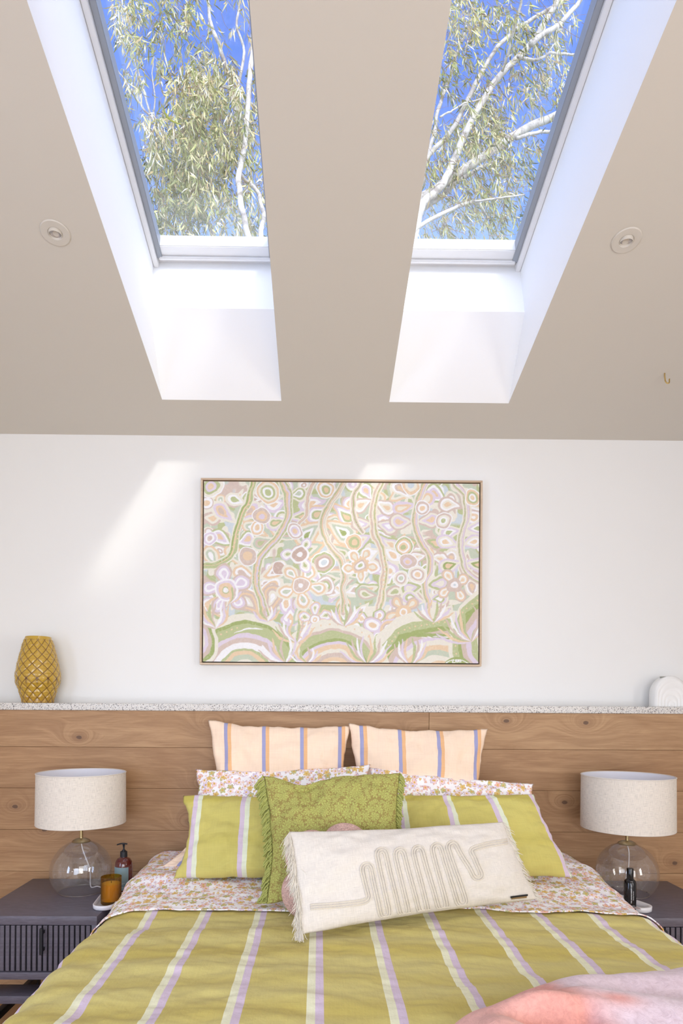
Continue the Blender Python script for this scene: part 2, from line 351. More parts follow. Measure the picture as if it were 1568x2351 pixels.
def glass(name, tint=(1, 1, 1), fres=1.45, bubbles=False, minr=.0, haze=0.):
    t = NT(name); t.t.nodes.remove(t.b)
    tr = t.n('BsdfTransparent', {'Color': tint+(1,)}); gl = t.n('BsdfGlossy', {'Roughness': .02 if not bubbles else .05, 'Color': (1, 1, 1, 1)})
    fc = t.n('LayerWeight', {'Blend': .5}).outputs['Facing']; f0 = ((fres-1)/(fres+1))**2
    f = t.math('ADD', f0*1.8+minr, t.math('MULTIPLY', t.math('POWER', fc, 5.), 1-f0*2), clamp=True)
    if bubbles:
        v = t.coord('Object'); vo = t.n('TexVoronoi', {'Vector': v, 'Scale': 130}); nz = t.noise(v, 14, 2)
        dot = t.math('MULTIPLY', t.math('LESS_THAN', vo.outputs['Distance'], .2), t.math('GREATER_THAN', t.n('SeparateXYZ', {0: vo.outputs['Color']}).outputs[0], .55))
        dot = t.math('MULTIPLY', dot, t.math('GREATER_THAN', nz, .42)); f = t.math('ADD', f, t.math('MULTIPLY', dot, .25), clamp=True)
        bp = t.n('Bump', {'Height': dot, 'Strength': .6, 'Distance': .002}); t.set(gl.inputs['Normal'], bp.outputs[0])
    mx = t.n('MixShader', {0: f, 1: tr, 2: gl})
    if haze:
        df = t.n('BsdfDiffuse', {'Color': (.9, .9, .92, 1)}); mx = t.n('MixShader', {0: haze, 1: mx, 2: df})
    t.set(t.out.inputs[0], mx.outputs[0]); return t.m
M_globe = glass('seeded_clear_glass', (.97, .97, .97), 1.4, True, .005, .018)
M_pane = glass('skylight_glass', (.97, .985, .98), 1.45, False, 0, .02)
def solidglass(name, rgb, rough=.03):
    t = NT(name); t.p(Base_Color=rgb+(1,), Roughness=rough, IOR=1.45); t.b.inputs['Transmission Weight'].default_value = 1.; return t.m

# ------------------------------------------------------------ room shell
YW = 3.27; YP = 3.10; ZC = 2.72; S = .2374; XL, XR, YB = -2.45, 2.65, -2.5
cz = lambda Y: ZC+S*(YW-Y)
# the two skylight openings (x0,x1), y0 near, y1 far
OPX = [(-.728, -.182), (.313, .863)]; OY0, OY1 = .95, 3.015
TH = .03
xs = [XL-.1, OPX[0][0], OPX[0][1], OPX[1][0], OPX[1][1], XR+.1]; ys = [YB-.1, OY0, OY1, YW+.1]
bm = bmesh.new()
for i in range(5):
    for j in range(3):
        if j == 1 and i in (1, 3): continue
        x0, x1, y0, y1 = xs[i], xs[i+1], ys[j], ys[j+1]
        lo = [bm.verts.new((x, y, cz(y))) for x, y in ((x0, y0), (x0, y1), (x1, y1), (x1, y0))]
        hi = [bm.verts.new((x, y, cz(y)+TH)) for x, y in ((x0, y0), (x0, y1), (x1, y1), (x1, y0))]
        bm.faces.new(lo); bm.faces.new(hi[::-1])
bmesh.ops.remove_doubles(bm, verts=bm.verts, dist=1e-5)
ceil = put('ceiling', bme(bm), M_ceil, kind='structure')
# back wall
wb = put('wall_back', mbox(XL-.1, XR+.1, YW, YW+.12, 0, ZC+.1), M_wall, kind='structure')
put('stud_wall', mbox(XL, XR, YP+.02, YW, 0, 1.352), M_rear, wb)
# oak boards, each its own piece
zj = [1.355, 1.182, .988, .792, .597, .402, .207, .012]
cuts = [[-1.9, .32], [-.55, 1.62], [-1.45, .95], [-.3, 1.25], [-1.65, 1.215], [-.8, .7], [-1.2, .4]]
cuts = [[-1.95, .52, 2.1], [-2.0, 1.95], [-2.1, .25, 2.2], [-1.9, .05, 2.0], [-2.2, -.4, 1.225], [-1.5, .5, 2.1], [-.9, 1.0]]
for k in range(7):
    e = [XL]+cuts[k]+[XR]
    for a, b in zip(e[:-1], e[1:]):
        me = mbox(a+.0008, b-.0008, YP, YP+.02, zj[k+1]+.0005, zj[k]-.0005, bev=.0009, seg=1)
        put('oak_board', me, M_oak, wb, origin=((a+b)/2, YP, zj[k+1]))
put('trim_1', mbox(XL, XR, YP-.012, YW, 1.355, 1.388, bev=.0025), M_terr, kind='structure')
# shadow-gap under the ledge is the board top; floor boards
fl = put('floor', mbox(XL-.1, XR+.1, YB-.1, YW, -.05, -.002), M_rear, kind='structure')
x = XL; k = 0
while x < XR-.01:
    x1 = min(x+.19, XR); c = YB+1.3+(k*.83 % 1.9)
    for a, b in ((YB, c), (c, YP)):
        put('floor_board', mbox(x+.0008, x1-.0008, a, b, -.002, .010, bev=.001, seg=1), M_floor, fl, origin=(x, a, 0))
    x = x1; k += 1
def wall_with_hole(name, axis, pos, a0, a1, h0, h1, th=.12):
    """wall plane x=pos (axis 'x', span in y) or y=pos with an opening h0=(b0,b1), h1=(z0,z1)"""
    bm = bmesh.new(); zt = 4.3
    for (p0, p1, q0, q1) in ((a0, h0[0], 0, zt), (h0[1], a1, 0, zt), (h0[0], h0[1], 0, h1[0]), (h0[0], h0[1], h1[1], zt)):
        if q1-q0 < .01: continue
        if axis == 'x': box(bm, min(pos, pos+th), max(pos, pos+th), p0, p1, q0, q1)
        else: box(bm, p0, p1, min(pos, pos+th), max(pos, pos+th), q0, q1)
    return put(name, bme(bm), M_rear, kind='structure')
wall_with_hole('wall_left', 'x', XL, YB, YW, (-.62, .52), (.68, 2.02), -.12)
wall_with_hole('wall_right', 'x', XR, YB, YW, (-.62, .52), (.73, 2.07), .12)
wall_with_hole('wall_rear', 'y', YB, XL, XR, (-1.6, 1.8), (.2, 2.5), -.12)
def room_window(n, axis, pos, a0, a1, z0, z1):
    w_ = empty('window_%d' % n, (0, 0, 0), kind='structure'); bm = bmesh.new(); t = .03
    segs = [(a0, a0+.05, z0, z1), (a1-.05, a1, z0, z1), (a0, a1, z0, z0+.05), (a0, a1, z1-.05, z1), ((a0+a1)/2-.03, (a0+a1)/2+.03, z0, z1)]
    for p0, p1, q0, q1 in segs:
        if axis == 'x': box(bm, pos-t, pos+t, p0, p1, q0, q1)
        else: box(bm, p0, p1, pos-t, pos+t, q0, q1)
    put('window_frame', bme(bm), M_white, w_)
room_window(3, 'x', XL-.02, -.62, .52, .68, 2.02); room_window(4, 'x', XR+.02, -.62, .52, .73, 2.07); room_window(5, 'y', YB-.02, -1.6, 1.8, .2, 2.5)

# ------------------------------------------------------------ skylights
GY, GZ = 2.86, 3.31          # lower end of the glazing plane
gz = lambda Y: GZ+S*(GY-Y)
def quad(bm, *ps):
    return bm.faces.new([bm.verts.new(p) for p in ps])
nrm = np.array([0, S, 1.])/math.hypot(S, 1); dn = np.array([0, -1, S])/math.hypot(1, S)   # roof normal, up-slope
def sbox(bm, x0, x1, s0, s1, h0, h1, bev=0):
    """box in roof coordinates: s metres up-slope from (GY,GZ), h metres along the roof normal"""
    o = np.array([0, GY, GZ]); P = [o+np.array([x, 0, 0])+dn*s+nrm*h for h in (h0, h1) for x, s in ((x0, s0), (x1, s0), (x1, s1), (x0, s1))]
    v = [bm.verts.new(p) for p in P]
    fs = [bm.faces.new([v[i] for i in q]) for q in ((0,3,2,1),(4,5,6,7),(0,1,5,4),(1,2,6,5),(2,3,7,6),(3,0,4,7))]
    bmesh.ops.recalc_face_normals(bm, faces=fs)
    if bev: bmesh.ops.bevel(bm, geom=list({e for f in fs for e in f.edges}), offset=bev, segments=2, affect='EDGES')
SL = (GY-.62)/math.cos(math.atan(S))
for i, (x0, x1) in enumerate(OPX):
    w_ = empty('window_%d' % (i+1), ((x0+x1)/2, GY, GZ), kind='structure')
    # plastered light shaft
    bm = bmesh.new(); A = (OY1, cz(OY1)); B = (2.785, 3.063); Cc = (GY, GZ); E_ = (.62, gz(.62)); G = (OY0, cz(OY0))
    for a, b in ((A, B), (B, Cc), (E_, G)):
        quad(bm, (x0, a[0], a[1]), (x1, a[0], a[1]), (x1, b[0], b[1]), (x0, b[0], b[1]))
    for x in (x0, x1):
        quad(bm, *[(x, p[0], p[1]) for p in (A, B, Cc, E_, G)])
    bmesh.ops.remove_doubles(bm, verts=bm.verts, dist=1e-5)
    sh = put('light_shaft', bme(bm), M_shaft, w_)
    # frame lining, grey channels, bottom sash
    bm = bmesh.new()
    sbox(bm, x0+.001, x0+.022, .001, SL-.002, -.035, .05, .002); sbox(bm, x1-.022, x1-.001, .001, SL-.002, -.035, .05, .002)
    sbox(bm, x0, x1, -.02, .012, -.006, .03, .002)
    sbox(bm, x0, x1, SL-.04, SL, -.02, .05, .002)
    put('window_frame', bme(bm, 40), M_white, w_)
    bm = bmesh.new(); sbox(bm, x0+.022, x0+.044, .03, SL-.04, -.02, .036, .002); put('side_channel', bme(bm, 40), M_greyp, w_)
    bm = bmesh.new(); sbox(bm, x1-.044, x1-.022, .03, SL-.04, -.02, .036, .002); put('side_channel', bme(bm, 40), M_greyp, w_)
    bm = bmesh.new(); sbox(bm, x0+.024, x1-.024, .012, .085, -.012, .045, .003); put('bottom_sash', bme(bm, 40), M_white, w_)
    bm = bmesh.new(); sbox(bm, x0+.03, x1-.03, .026, .040, -.026, -.012, .004); put('sash_rail', bme(bm, 40), M_white, w_)
    bm = bmesh.new(); sbox(bm, x0+.030, x1-.030, .08, SL-.05, .037, .042)
    put('pane', bme(bm), M_pane, w_)
    bm = bmesh.new()
    for a, b, c, d in ((x0-.06, x0-.003, -.06, SL+.05), (x1+.003, x1+.06, -.06, SL+.05), (x0-.003, x1+.003, -.06, -.004), (x0-.003, x1+.003, SL+.003, SL+.05)):
        sbox(bm, a, b, c, d, -.15, .11)
    put('roof_curb', bme(bm), M_greyp, w_)
# narrow leaf that has fallen on the left skylight glass
pl = []
for px_, py_ in ((374, 236), (377, 256), (384, 268), (394, 277), (408, 283), (416, 284)):
    d = ray(px_, py_); o3 = np.array([0, GY, GZ])+nrm*.05; c3 = np.array([0, 0, HC]); pl.append(c3+d*(((o3-c3)@nrm)/(d@nrm)))
pl = np.array(pl); V = []; Q = []
wd = [.0006, .003, .004, .004, .0025, .0005]
for k, p in enumerate(pl):
    tg = pl[min(k+1, 5)]-pl[max(k-1, 0)]; sd = np.cross(nrm, tg); sd /= np.linalg.norm(sd)
    V += [p-sd*wd[k]-nrm*.001, p+nrm*.0012, p+sd*wd[k]-nrm*.001, p-nrm*.0012]
for k in range(5):
    for a in range(4): Q.append((4*k+a, 4*k+(a+1) % 4, 4*k+4+(a+1) % 4, 4*k+4+a))
put('fallen_leaf', raw_mesh(V, Q), plain('fresh_leaf', (196, 200, 60), .5, .1, 60, 0), origin=tuple(pl[2]),
    label='thin curved yellow-green leaf lying on the glass of the left skylight', cat='leaf')

# ------------------------------------------------------------ gum trees outside
put('ground', mbox(-25, 25, YW+.2, 40, -.3, -.1), plain('lawn', (96, 104, 64), .9, .3, 3, 0), kind='structure')
def leafmat():
    t = NT('gum_leaf'); a = t.n('Attribute', attribute_name='Col'); t.p(Base_Color=a.outputs['Color'], Roughness=.45)
    t.b.inputs['Specular IOR Level'].default_value = .35; return t.m
M_leaf = leafmat()
def bark():
    t = NT('gum_bark'); v = t.coord('Object', (1, 1, 1)); n1 = t.noise(v, 5, 5, 1, .6); n2 = t.noise(v, 40, 3)
    c = t.ramp(n1, [(.32, L((128, 118, 110))), (.46, L((184, 177, 172))), (.7, L((222, 216, 210)))])
    c = t.mix(t.math('MULTIPLY', t.math('LESS_THAN', n2, .36), .6), c, L((120, 110, 104))); t.p(Base_Color=c, Roughness=.7); t.bump(n2, .3, .01); return t.m
M_bark = bark(); M_twig = plain('reddish_twig', (140, 112, 100), .8, .25, 9, 0)
def smooth_path(pts, n=6):
    pts = np.array(pts, float); out = []
    P = np.vstack([2*pts[0]-pts[1], pts, 2*pts[-1]-pts[-2]])
    for i in range(1, len(P)-2):
        for t in np.linspace(0, 1, n, endpoint=False):
            out.append(.5*((2*P[i])+(-P[i-1]+P[i+1])*t+(2*P[i-1]-5*P[i]+4*P[i+1]-P[i+2])*t*t+(-P[i-1]+3*P[i]-3*P[i+1]+P[i+2])*t**3))
    out.append(P[-2]); return np.array(out)
LC = np.array([L(c)[:3] for c in ((222, 213, 160), (190, 188, 122), (150, 156, 98), (236, 224, 192), (208, 184, 132), (170, 174, 112), (244, 240, 224), (118, 124, 82))])  # palest tones are sunlit glints put into the leaf colours
def leaves(clusters, lean):
    """clusters: (px,py,rx,ry,count,Y,tone) -> drooping lanceolate leaves hanging in sprays"""
    V = []; col = []; tw = []
    for (px_, py_, rx, ry, cnt, Y, tone) in clusters:
        ns = max(1, cnt//11)
        for _ in range(ns):
            a = rng.uniform(0, 2*math.pi); q = math.sqrt(rng.uniform(0, 1)); Yq = Y+rng.uniform(-.9, .9)
            o = at(px_+rx*q*math.cos(a), py_+ry*q*math.sin(a), Yq)
            Ls = rng.uniform(.25, .55); dr = np.array([lean+rng.normal(0, .35), rng.normal(0, .35), -1.]); dr /= np.linalg.norm(dr)
            p0 = o-dr*Ls*.5; p1 = o+dr*Ls*.5; side = np.array([rng.normal(0, .06), rng.normal(0, .06), .03]); mid = o+side
            if rng.random() < .35: tw.append((np.array([p0+(0, 0, .02), p0*.6+mid*.4+side*.5, mid, p1]), np.array([.0028, .0024, .002, .001])))
            shade = rng.normal(1, .12)
            for k in range(11):
                t = rng.uniform(.05, 1); b = p0*(1-t)**2+mid*2*t*(1-t)+p1*t*t
                d = np.array([lean*.8+rng.normal(0, .55), rng.normal(0, .55), -.9+rng.normal(0, .3)]); d /= np.linalg.norm(d)
                ln = rng.uniform(.09, .17); wdh = rng.uniform(.006, .011)
                s = np.cross(d, rng.normal(0, 1, 3)); s /= np.linalg.norm(s); cv = np.cross(d, s)*rng.uniform(-.25, .25)*ln
                V += [b, b+d*ln*.35+s*wdh+cv*.7, b+d*ln, b+d*ln*.35-s*wdh+cv*.7, b+d*ln*.7+s*wdh*.6+cv*.6, b+d*ln*.7-s*wdh*.6+cv*.6]
                c = LC[rng.choice(8, p=tone)]*shade*.80; col += [c]*6
    V = np.array(V); n = len(V)//6; base = np.arange(n)[:, None]*6
    Q = np.concatenate([base+np.array([[0, 1, 3]]), base+np.array([[1, 4, 5]]), base+np.array([[1, 5, 3]]), base+np.array([[4, 2, 5]])])
    return raw_mesh(V, Q, col=np.clip(np.array(col), 0, 1)), tw
T1 = [.16, .2, .18, .1, .12, .16, .04, .04]; T2 = [.2, .12, .12, .2, .12, .1, .12, .02]; T3 = [.05, .2, .28, .03, .1, .2, .02, .12]
def limb(px_pts, Y, r0, r1, dY=.3):
    n = len(px_pts); return smooth_path([at(x, y, Y+dY*i/max(1, n-1)) for i, (x, y) in enumerate(px_pts)]), None, r0, r1
def build_tree(root_xy, limbs, fine, clusters, lean, label):
    bx, by = root_xy; t = empty('gum_tree', (bx, by, -.1), label, 'tree')
    Y0 = limbs[0][1]; start = at(*limbs[0][0][0], Y0)
    trunk = smooth_path([(bx, by, -.1), (bx+.1, by, 1.5), ((bx+start[0])/2, by, 3.4), start]); r0 = limbs[0][2]
    put('trunk', tubes([(trunk, np.linspace(.2, r0*1.15, len(trunk)))], 12), M_bark, t)
    for k, (pp, Y, ra, rb) in enumerate(limbs):
        s = smooth_path([at(x, y, Y+.15*i) for i, (x, y) in enumerate(pp)])
        s = s+np.array([[fbm(i*.35, k*7.1)*.02, fbm(i*.35, k*3.3+9)*.02, 0] for i in range(len(s))])
        if k: # root the limb in the trunk or first limb, out of sight below the opening
            pass
        put('branch', tubes([(s, np.linspace(ra, rb, len(s)))], 10), M_bark, t)
    lv, tw = leaves(clusters, lean)
    for (pp, Y, ra) in fine:
        s = smooth_path([at(x, y, Y+.05*i) for i, (x, y) in enumerate(pp)], 5); tw.append((s, np.linspace(ra, ra*.4, len(s))))
    put('twigs', tubes(tw, 4), M_twig, t, kind='stuff')
    put('foliage', lv, M_leaf, t, kind='stuff')
    return t
Yt = 8.2
limbs_L = [([(640, 760), (575, 560), (556, 480), (548, 410), (562, 330), (572, 200), (583, 60), (590, -60), (585, -200), (600, -340)], Yt-1.1, .036, .026),
           ([(640, 740), (600, 560), (604, 500), (592, 440), (556, 408), (548, 370)], Yt-1.0, .034, .016),
           ([(600, 760), (500, 560), (475, 510), (452, 480)], Yt+.2, .04, .022),
           ([(620, 760), (470, 620), (420, 560), (396, 520)], Yt+.3, .035, .018),
           ([(556, 330), (540, 240), (560, 120), (545, 60), (556, -40)], Yt+.3, .022, .014),
           ([(560, 330), (520, 160), (494, 80), (482, 40), (470, -40), (450, -160), (440, -300)], Yt+.4, .03, .016),
           ([(592, 250), (560, 222), (528, 205), (492, 190), (470, 160), (452, 120)], Yt-.3, .015, .006),
           ([(390, 330), (356, 278), (330, 250), (300, 205), (270, 160)], Yt, .018, .008),
           ([(395, 420), (357, 290), (355, 230), (350, 170), (352, 130)], Yt+.1, .013, .006),
           ([(345, 260), (322, 180), (290, 80), (276, 20), (262, -60)], Yt+.1, .012, .007)]
fine_L = [([(260+rng.uniform(0, 330), 560*rng.random()), (260+rng.uniform(0, 330), 560*rng.random())], Yt+rng.uniform(-.4, .4), .006) for _ in range(0)]
for _ in range(70):
    x, y = rng.uniform(230, 610), rng.uniform(-20, 560); dx, dy = rng.normal(0, 35), rng.uniform(20, 90)
    fine_L.append(([(x, y), (x+dx*.5+rng.normal(0, 8), y+dy*.5), (x+dx, y+dy)], Yt+rng.uniform(-.5, .5), rng.uniform(.0015, .004)))
cl_L = [(330, 60, 75, 60, 420, Yt, T1), (410, 20, 60, 40, 380, Yt, T1), (290, 20, 50, 50, 260, Yt, T2), (470, 60, 40, 50, 70, Yt, T1), (575, 40, 50, 60, 160, Yt, T2), (330, 110, 50, 30, 160, Yt, T1),
        (400, 160, 45, 50, 320, Yt, T1), (310, 190, 35, 60, 160, Yt, T2), (480, 160, 70, 50, 600, Yt, T2), (450, 220, 60, 60, 900, Yt, T1), (510, 240, 60, 60, 620, Yt, T1), (570, 230, 50, 70, 420, Yt, T1),
        (400, 300, 60, 50, 700, Yt, T1), (470, 300, 70, 60, 1100, Yt, T1), (350, 330, 40, 60, 520, Yt, T2), (550, 310, 50, 50, 520, Yt, T1), (400, 400, 70, 70, 1500, Yt+.3, T3), (460, 390, 60, 80, 1500, Yt, T1),
        (520, 350, 40, 60, 420, Yt, T1), (400, 480, 60, 50, 900, Yt+.2, T3), (470, 460, 60, 50, 700, Yt, T1), (550, 480, 50, 50, 300, Yt, T1), (590, 440, 40, 60, 260, Yt, T2), (380, 530, 70, 40, 400, Yt, T2), (480, 530, 80, 30, 300, Yt, T2), (570, 530, 60, 30, 160, Yt, T2),
        (440, 330, 190, 300, 900, Yt+.8, T1), (330, -60, 120, 60, 500, Yt, T1), (520, -60, 120, 50, 400, Yt, T1)]
cl_L += [(690, 120, 70, 200, 700, Yt, T1), (700, 430, 80, 180, 700, Yt, T2), (120, 200, 130, 200, 900, Yt, T1), (150, 480, 120, 140, 500, Yt, T3), (-80, 150, 120, 200, 500, Yt, T2), (300, -190, 150, 90, 700, Yt, T1), (520, -190, 120, 90, 600, Yt, T1), (420, -340, 220, 90, 900, Yt, T2)]
cl_L = [(a, b, c, d, int(n*.8), Y, t) for a, b, c, d, n, Y, t in cl_L]
build_tree((-.5, 8.4), limbs_L, fine_L, cl_L, .12, 'dense olive-leaved gum tree with thin white stems above the left skylight')
limbs_R = [([(930, 640), (940, 520), (961, 463), (1026, 417), (1114, 356), (1202, 298), (1271, 268), (1340, 230)], Yt, .062, .045),
           ([(935, 600), (948, 505), (1015, 448), (1072, 402), (1137, 371)], Yt+.3, .05, .02),
           ([(935, 620), (965, 480), (1002, 440), (1030, 398), (1072, 298), (1114, 222), (1153, 168), (1225, 92), (1279, 0), (1310, -90), (1325, -220), (1320, -360)], Yt-.1, .052, .032),
           ([(1218, 102), (1250, 78), (1283, 57), (1332, 0), (1380, -70), (1440, -200), (1470, -330)], Yt-.1, .032, .022),
           ([(930, 560), (960, 440), (977, 367), (1034, 306), (1065, 245), (1091, 191), (1126, 130), (1175, 77), (1244, 31), (1300, 0)], Yt+.2, .036, .024),
           ([(930, 560), (962, 440), (973, 402), (992, 325), (1007, 249), (1030, 184), (1053, 111), (1065, 80)], Yt+.4, .034, .02),
           ([(940, 560), (957, 524), (1042, 478), (1091, 465), (1107, 482), (1120, 505)], Yt-.2, .028, .012),
           ([(1087, 462), (1140, 456), (1206, 446)], Yt-.2, .014, .008),
           ([(1190, 130), (1198, 134), (1237, 136), (1267, 122), (1309, 126), (1350, 120)], Yt, .02, .012),
           ([(1200, -40), (1197, 0), (1183, 57), (1168, 115), (1153, 165)], Yt, .016, .018),
           ([(1185, 318), (1225, 306), (1256, 302), (1300, 312)], Yt, .022, .018),
           ([(1137, 345), (1110, 380), (1104, 408)], Yt+.1, .01, .006),
           ([(1010, 268), (1040, 252), (1080, 232), (1130, 226)], Yt+.2, .012, .008)]
fine_R = []
for _ in range(110):
    x, y = rng.uniform(960, 1340), rng.uniform(-20, 560); a = rng.uniform(-1.2, 1.0); ln = rng.uniform(30, 100)
    fine_R.append(([(x, y), (x+ln*.5*math.cos(a)+rng.normal(0, 9), y+ln*.5*math.sin(a)+rng.normal(0, 9)), (x+ln*math.cos(a), y+ln*math.sin(a))], Yt+rng.uniform(-.5, .5), rng.uniform(.0015, .004)))
cl_R = [(1050, 30, 50, 60, 520, Yt, T2), (1130, 50, 60, 40, 420, Yt, T1), (1040, 100, 30, 40, 180, Yt, T2), (1200, 50, 50, 50, 380, Yt, T1), (1290, 40, 40, 60, 320, Yt, T2), (1100, 110, 40, 40, 130, Yt, T1), (1230, 110, 50, 40, 300, Yt, T1), (1080, 190, 50, 60, 240, Yt+.4, T3), (1030, 190, 30, 60, 180, Yt, T3),
        (1280, 160, 35, 60, 260, Yt, T2), (1200, 190, 60, 50, 240, Yt, T2), (1240, 220, 50, 50, 340, Yt, T1), (1130, 250, 50, 40, 300, Yt, T1), (1100, 300, 60, 50, 800, Yt, T1), (1060, 350, 50, 50, 600, Yt, T1), (1140, 300, 40, 60, 400, Yt, T2), (1010, 330, 30, 50, 180, Yt, T2), (1180, 360, 60, 50, 360, Yt, T3), (1150, 410, 60, 50, 420, Yt, T1),
        (1000, 400, 30, 50, 300, Yt, T1), (1080, 440, 60, 50, 520, Yt, T1), (1140, 480, 60, 50, 420, Yt, T3), (1050, 500, 70, 40, 420, Yt, T1), (1160, 530, 60, 40, 260, Yt, T1), (1000, 520, 50, 40, 200, Yt, T2), (1220, 360, 30, 50, 110, Yt, T3),
        (1150, 250, 190, 300, 700, Yt+.8, T1), (1200, -60, 160, 50, 500, Yt, T1)]
cl_R += [(880, 130, 90, 200, 900, Yt, T1), (850, 420, 90, 160, 700, Yt, T2), (1420, 300, 90, 180, 900, Yt, T1), (1580, 150, 120, 220, 700, Yt, T2), (1100, -190, 130, 90, 600, Yt, T1), (1330, -190, 130, 90, 700, Yt, T1), (1220, -340, 220, 90, 900, Yt, T2), (1420, 60, 60, 160, 500, Yt, T1)]
cl_R = [(a, b, c, d, int(n*.78), Y+.9, t) for a, b, c, d, n, Y, t in cl_R]
build_tree((1.05, 8.4), limbs_R, fine_R, cl_R, .35, 'spreading gum tree with thick bare pale limbs above the right skylight')

# ------------------------------------------------------------ downlights and hook
def downlight(px_, py_, label, rot):
    d = ray(px_, py_); c3 = np.array([0, 0, HC]); o3 = np.array([0, YW, ZC]); p = c3+d*(((o3-c3)@nrm)/(d@nrm))
    root = empty('downlight', tuple(p), label, 'ceiling light', 'recessed downlights either side of the skylights')
    root.rotation_euler = (-math.atan(S), 0, 0); root.scale = (.74, .74, .74)
    def part(nm, prof, mt, par, tilt=0, off=(0, 0, 0)):
        me = lathe(prof, 0, 0, 48); o = D.objects.new(nm, me); C.objects.link(o); o.parent = par; me.materials.append(mt)
        o.rotation_euler = (tilt, 0, 0); o.location = off; return o
    part('trim_ring', [(.030, 0), (.064, 0), (.066, -.002), (.062, -.006), (.033, -.006), (.030, -.003), (.030, 0)], M_dl, root)
    g = part('gimbal', [(.030, .012), (.030, -.008), (.0275, -.010), (.0255, -.006), (.022, .004), (.0, .006)], M_dl, root, rot, (0, 0, -.001))
    n = 40; V = []; Q = []
    for k in range(n*2):
        a = math.pi*k/n; dz = .0016 if k % 2 else 0.
        V += [(.0235*math.cos(a), .0235*math.sin(a), -.0065+dz), (.007*math.cos(a), .007*math.sin(a), .0035+dz*.3)]
    for k in range(n*2): j = (k+1) % (n*2); Q.append((2*k, 2*j, 2*j+1, 2*k+1))
    me = raw_mesh(V, Q, smooth=False); o = D.objects.new('reflector', me); C.objects.link(o); o.parent = g; me.materials.append(M_refl)
M_dl = plain('downlight_enamel', (212, 206, 195), .5, .01, 10, 0); M_refl = plain('ribbed_reflector', (205, 200, 200), .2, .05, 40, 0, metal=.7)
downlight(127, 534, 'round recessed ceiling downlight left of the left skylight', R(14))
downlight(1438, 551, 'round recessed ceiling downlight right of the right skylight', R(18))
d = ray(1526, 857); c3 = np.array([0, 0, HC]); o3 = np.array([0, YW, ZC]); p = c3+d*(((o3-c3)@nrm)/(d@nrm))
hp = [p+np.array([0, 0, .002]), p+np.array([0, 0, -.012]), p+np.array([.002, 0, -.026])]
for k in range(9):
    a = math.pi*(k/8); hp.append(p+np.array([.002+.009*(1-math.cos(a)), -.006*math.sin(a), -.030-.016*math.sin(a)]))
hp.append(p+np.array([.021, 0, -.024]))
put('ceiling_hook', tubes([(smooth_path(hp, 4), .0028)], 8), plain('brass_hook_metal', (206, 176, 110), .3, .05, 20, 0, metal=.8), origin=tuple(p),
    label='small brass cup hook screwed into the sloping ceiling, far right', cat='hook')

# ------------------------------------------------------------ painting (brushwork laid down as paint colour on the canvas mesh)
PW, PH = 660, 438; K = PW/1440.
cream, whit, oliv, deep, mauv, peac, lila, blue, sage, tanp = [np.array(L(c)[:3]) for c in
    ((240, 236, 224), (248, 247, 247), (198, 204, 164), (176, 187, 134), (220, 204, 194), (236, 214, 187), (230, 219, 230), (216, 223, 226), (208, 215, 197), (210, 190, 179))]
img = np.zeros((PH, PW, 3)); yy, xx = np.mgrid[0:PH, 0:PW].astype(float)
wn = np.zeros((PH, PW)); wn2 = np.zeros((PH, PW))
def vnoise(sc, seed):
    r_ = np.random.default_rng(seed); gx, gy = int(PW/sc)+3, int(PH/sc)+3; g = r_.random((gy, gx)); u, v = xx/sc, yy/sc
    i, j = u.astype(int), v.astype(int); fu, fv = u-i, v-j; fu = fu*fu*(3-2*fu); fv = fv*fv*(3-2*fv)
    return (g[j, i]*(1-fu)+g[j, i+1]*fu)*(1-fv)+(g[j+1, i]*(1-fu)+g[j+1, i+1]*fu)*fv
wx = (vnoise(26, 1)-.5)*7+(vnoise(9, 2)-.5)*2.2; wy = (vnoise(26, 3)-.5)*7+(vnoise(9, 4)-.5)*2.2
X_, Y_ = xx+wx, yy+wy; grain = vnoise(3.2, 5)
def over(mask, col, sl=(slice(None), slice(None)), dry=.0):
    mk = np.clip(mask, 0, 1)
    if dry: mk = mk*np.clip(1-dry*(grain[sl] > .72), 0, 1)
    img[sl] = img[sl]*(1-mk[..., None])+col*mk[..., None]
def win(cx, cy, r):
    x0, x1, y0, y1 = max(0, int(cx-r-8)), min(PW, int(cx+r+9)), max(0, int(cy-r-8)), min(PH, int(cy+r+9))
    return (slice(y0, y1), slice(x0, x1)) if x1 > x0 and y1 > y0 else None
def cv(x, y): return (x-62)*K, (y-55)*PH/955.
def disc(x, y, rings):
    cx, cy = cv(x, y); sl = win(cx, cy, rings[0][0]*K)
    if sl is None: return
    dd = np.hypot(X_[sl]-cx, (Y_[sl]-cy)*1.02)*(1+.05*np.sin(np.arctan2(Y_[sl]-cy, X_[sl]-cx)*2+x))
    for r_, c in rings: over(r_*1.06*K-dd+.5, c, sl, .15)
def petal(x, y, ang, ln, wd, cols):
    """teardrop with its point at (x,y), nested colours"""
    ln *= 1.28; wd *= 1.34; a = math.radians(ang); n = len(cols)
    cx, cy = cv(x+math.cos(a)*ln*.5, y-math.sin(a)*ln*.5); sl = win(cx, cy, ln*K)
    if sl is None: return
    px_, py_ = cv(x, y); dx, dy = X_[sl]-px_, Y_[sl]-py_
    u = (dx*math.cos(a)-dy*math.sin(a))/(ln*K); v = (dx*math.sin(a)+dy*math.cos(a))/(wd*K)
    for k, c in enumerate(cols):
        s = 1-k/n*.92; uu = (u-.62)/s*1.0+.62; vv = v/s
        half = .5*np.sqrt(np.clip(1-((uu-.62)/np.where(uu < .62, .62, .38))**2, 0, 1)); half = half*np.where(uu < .62, .35+.65*np.clip(uu/.62, 0, 1), 1)
        over((half-np.abs(vv))*wd*K*s*1.2+.3, c, sl, .12)
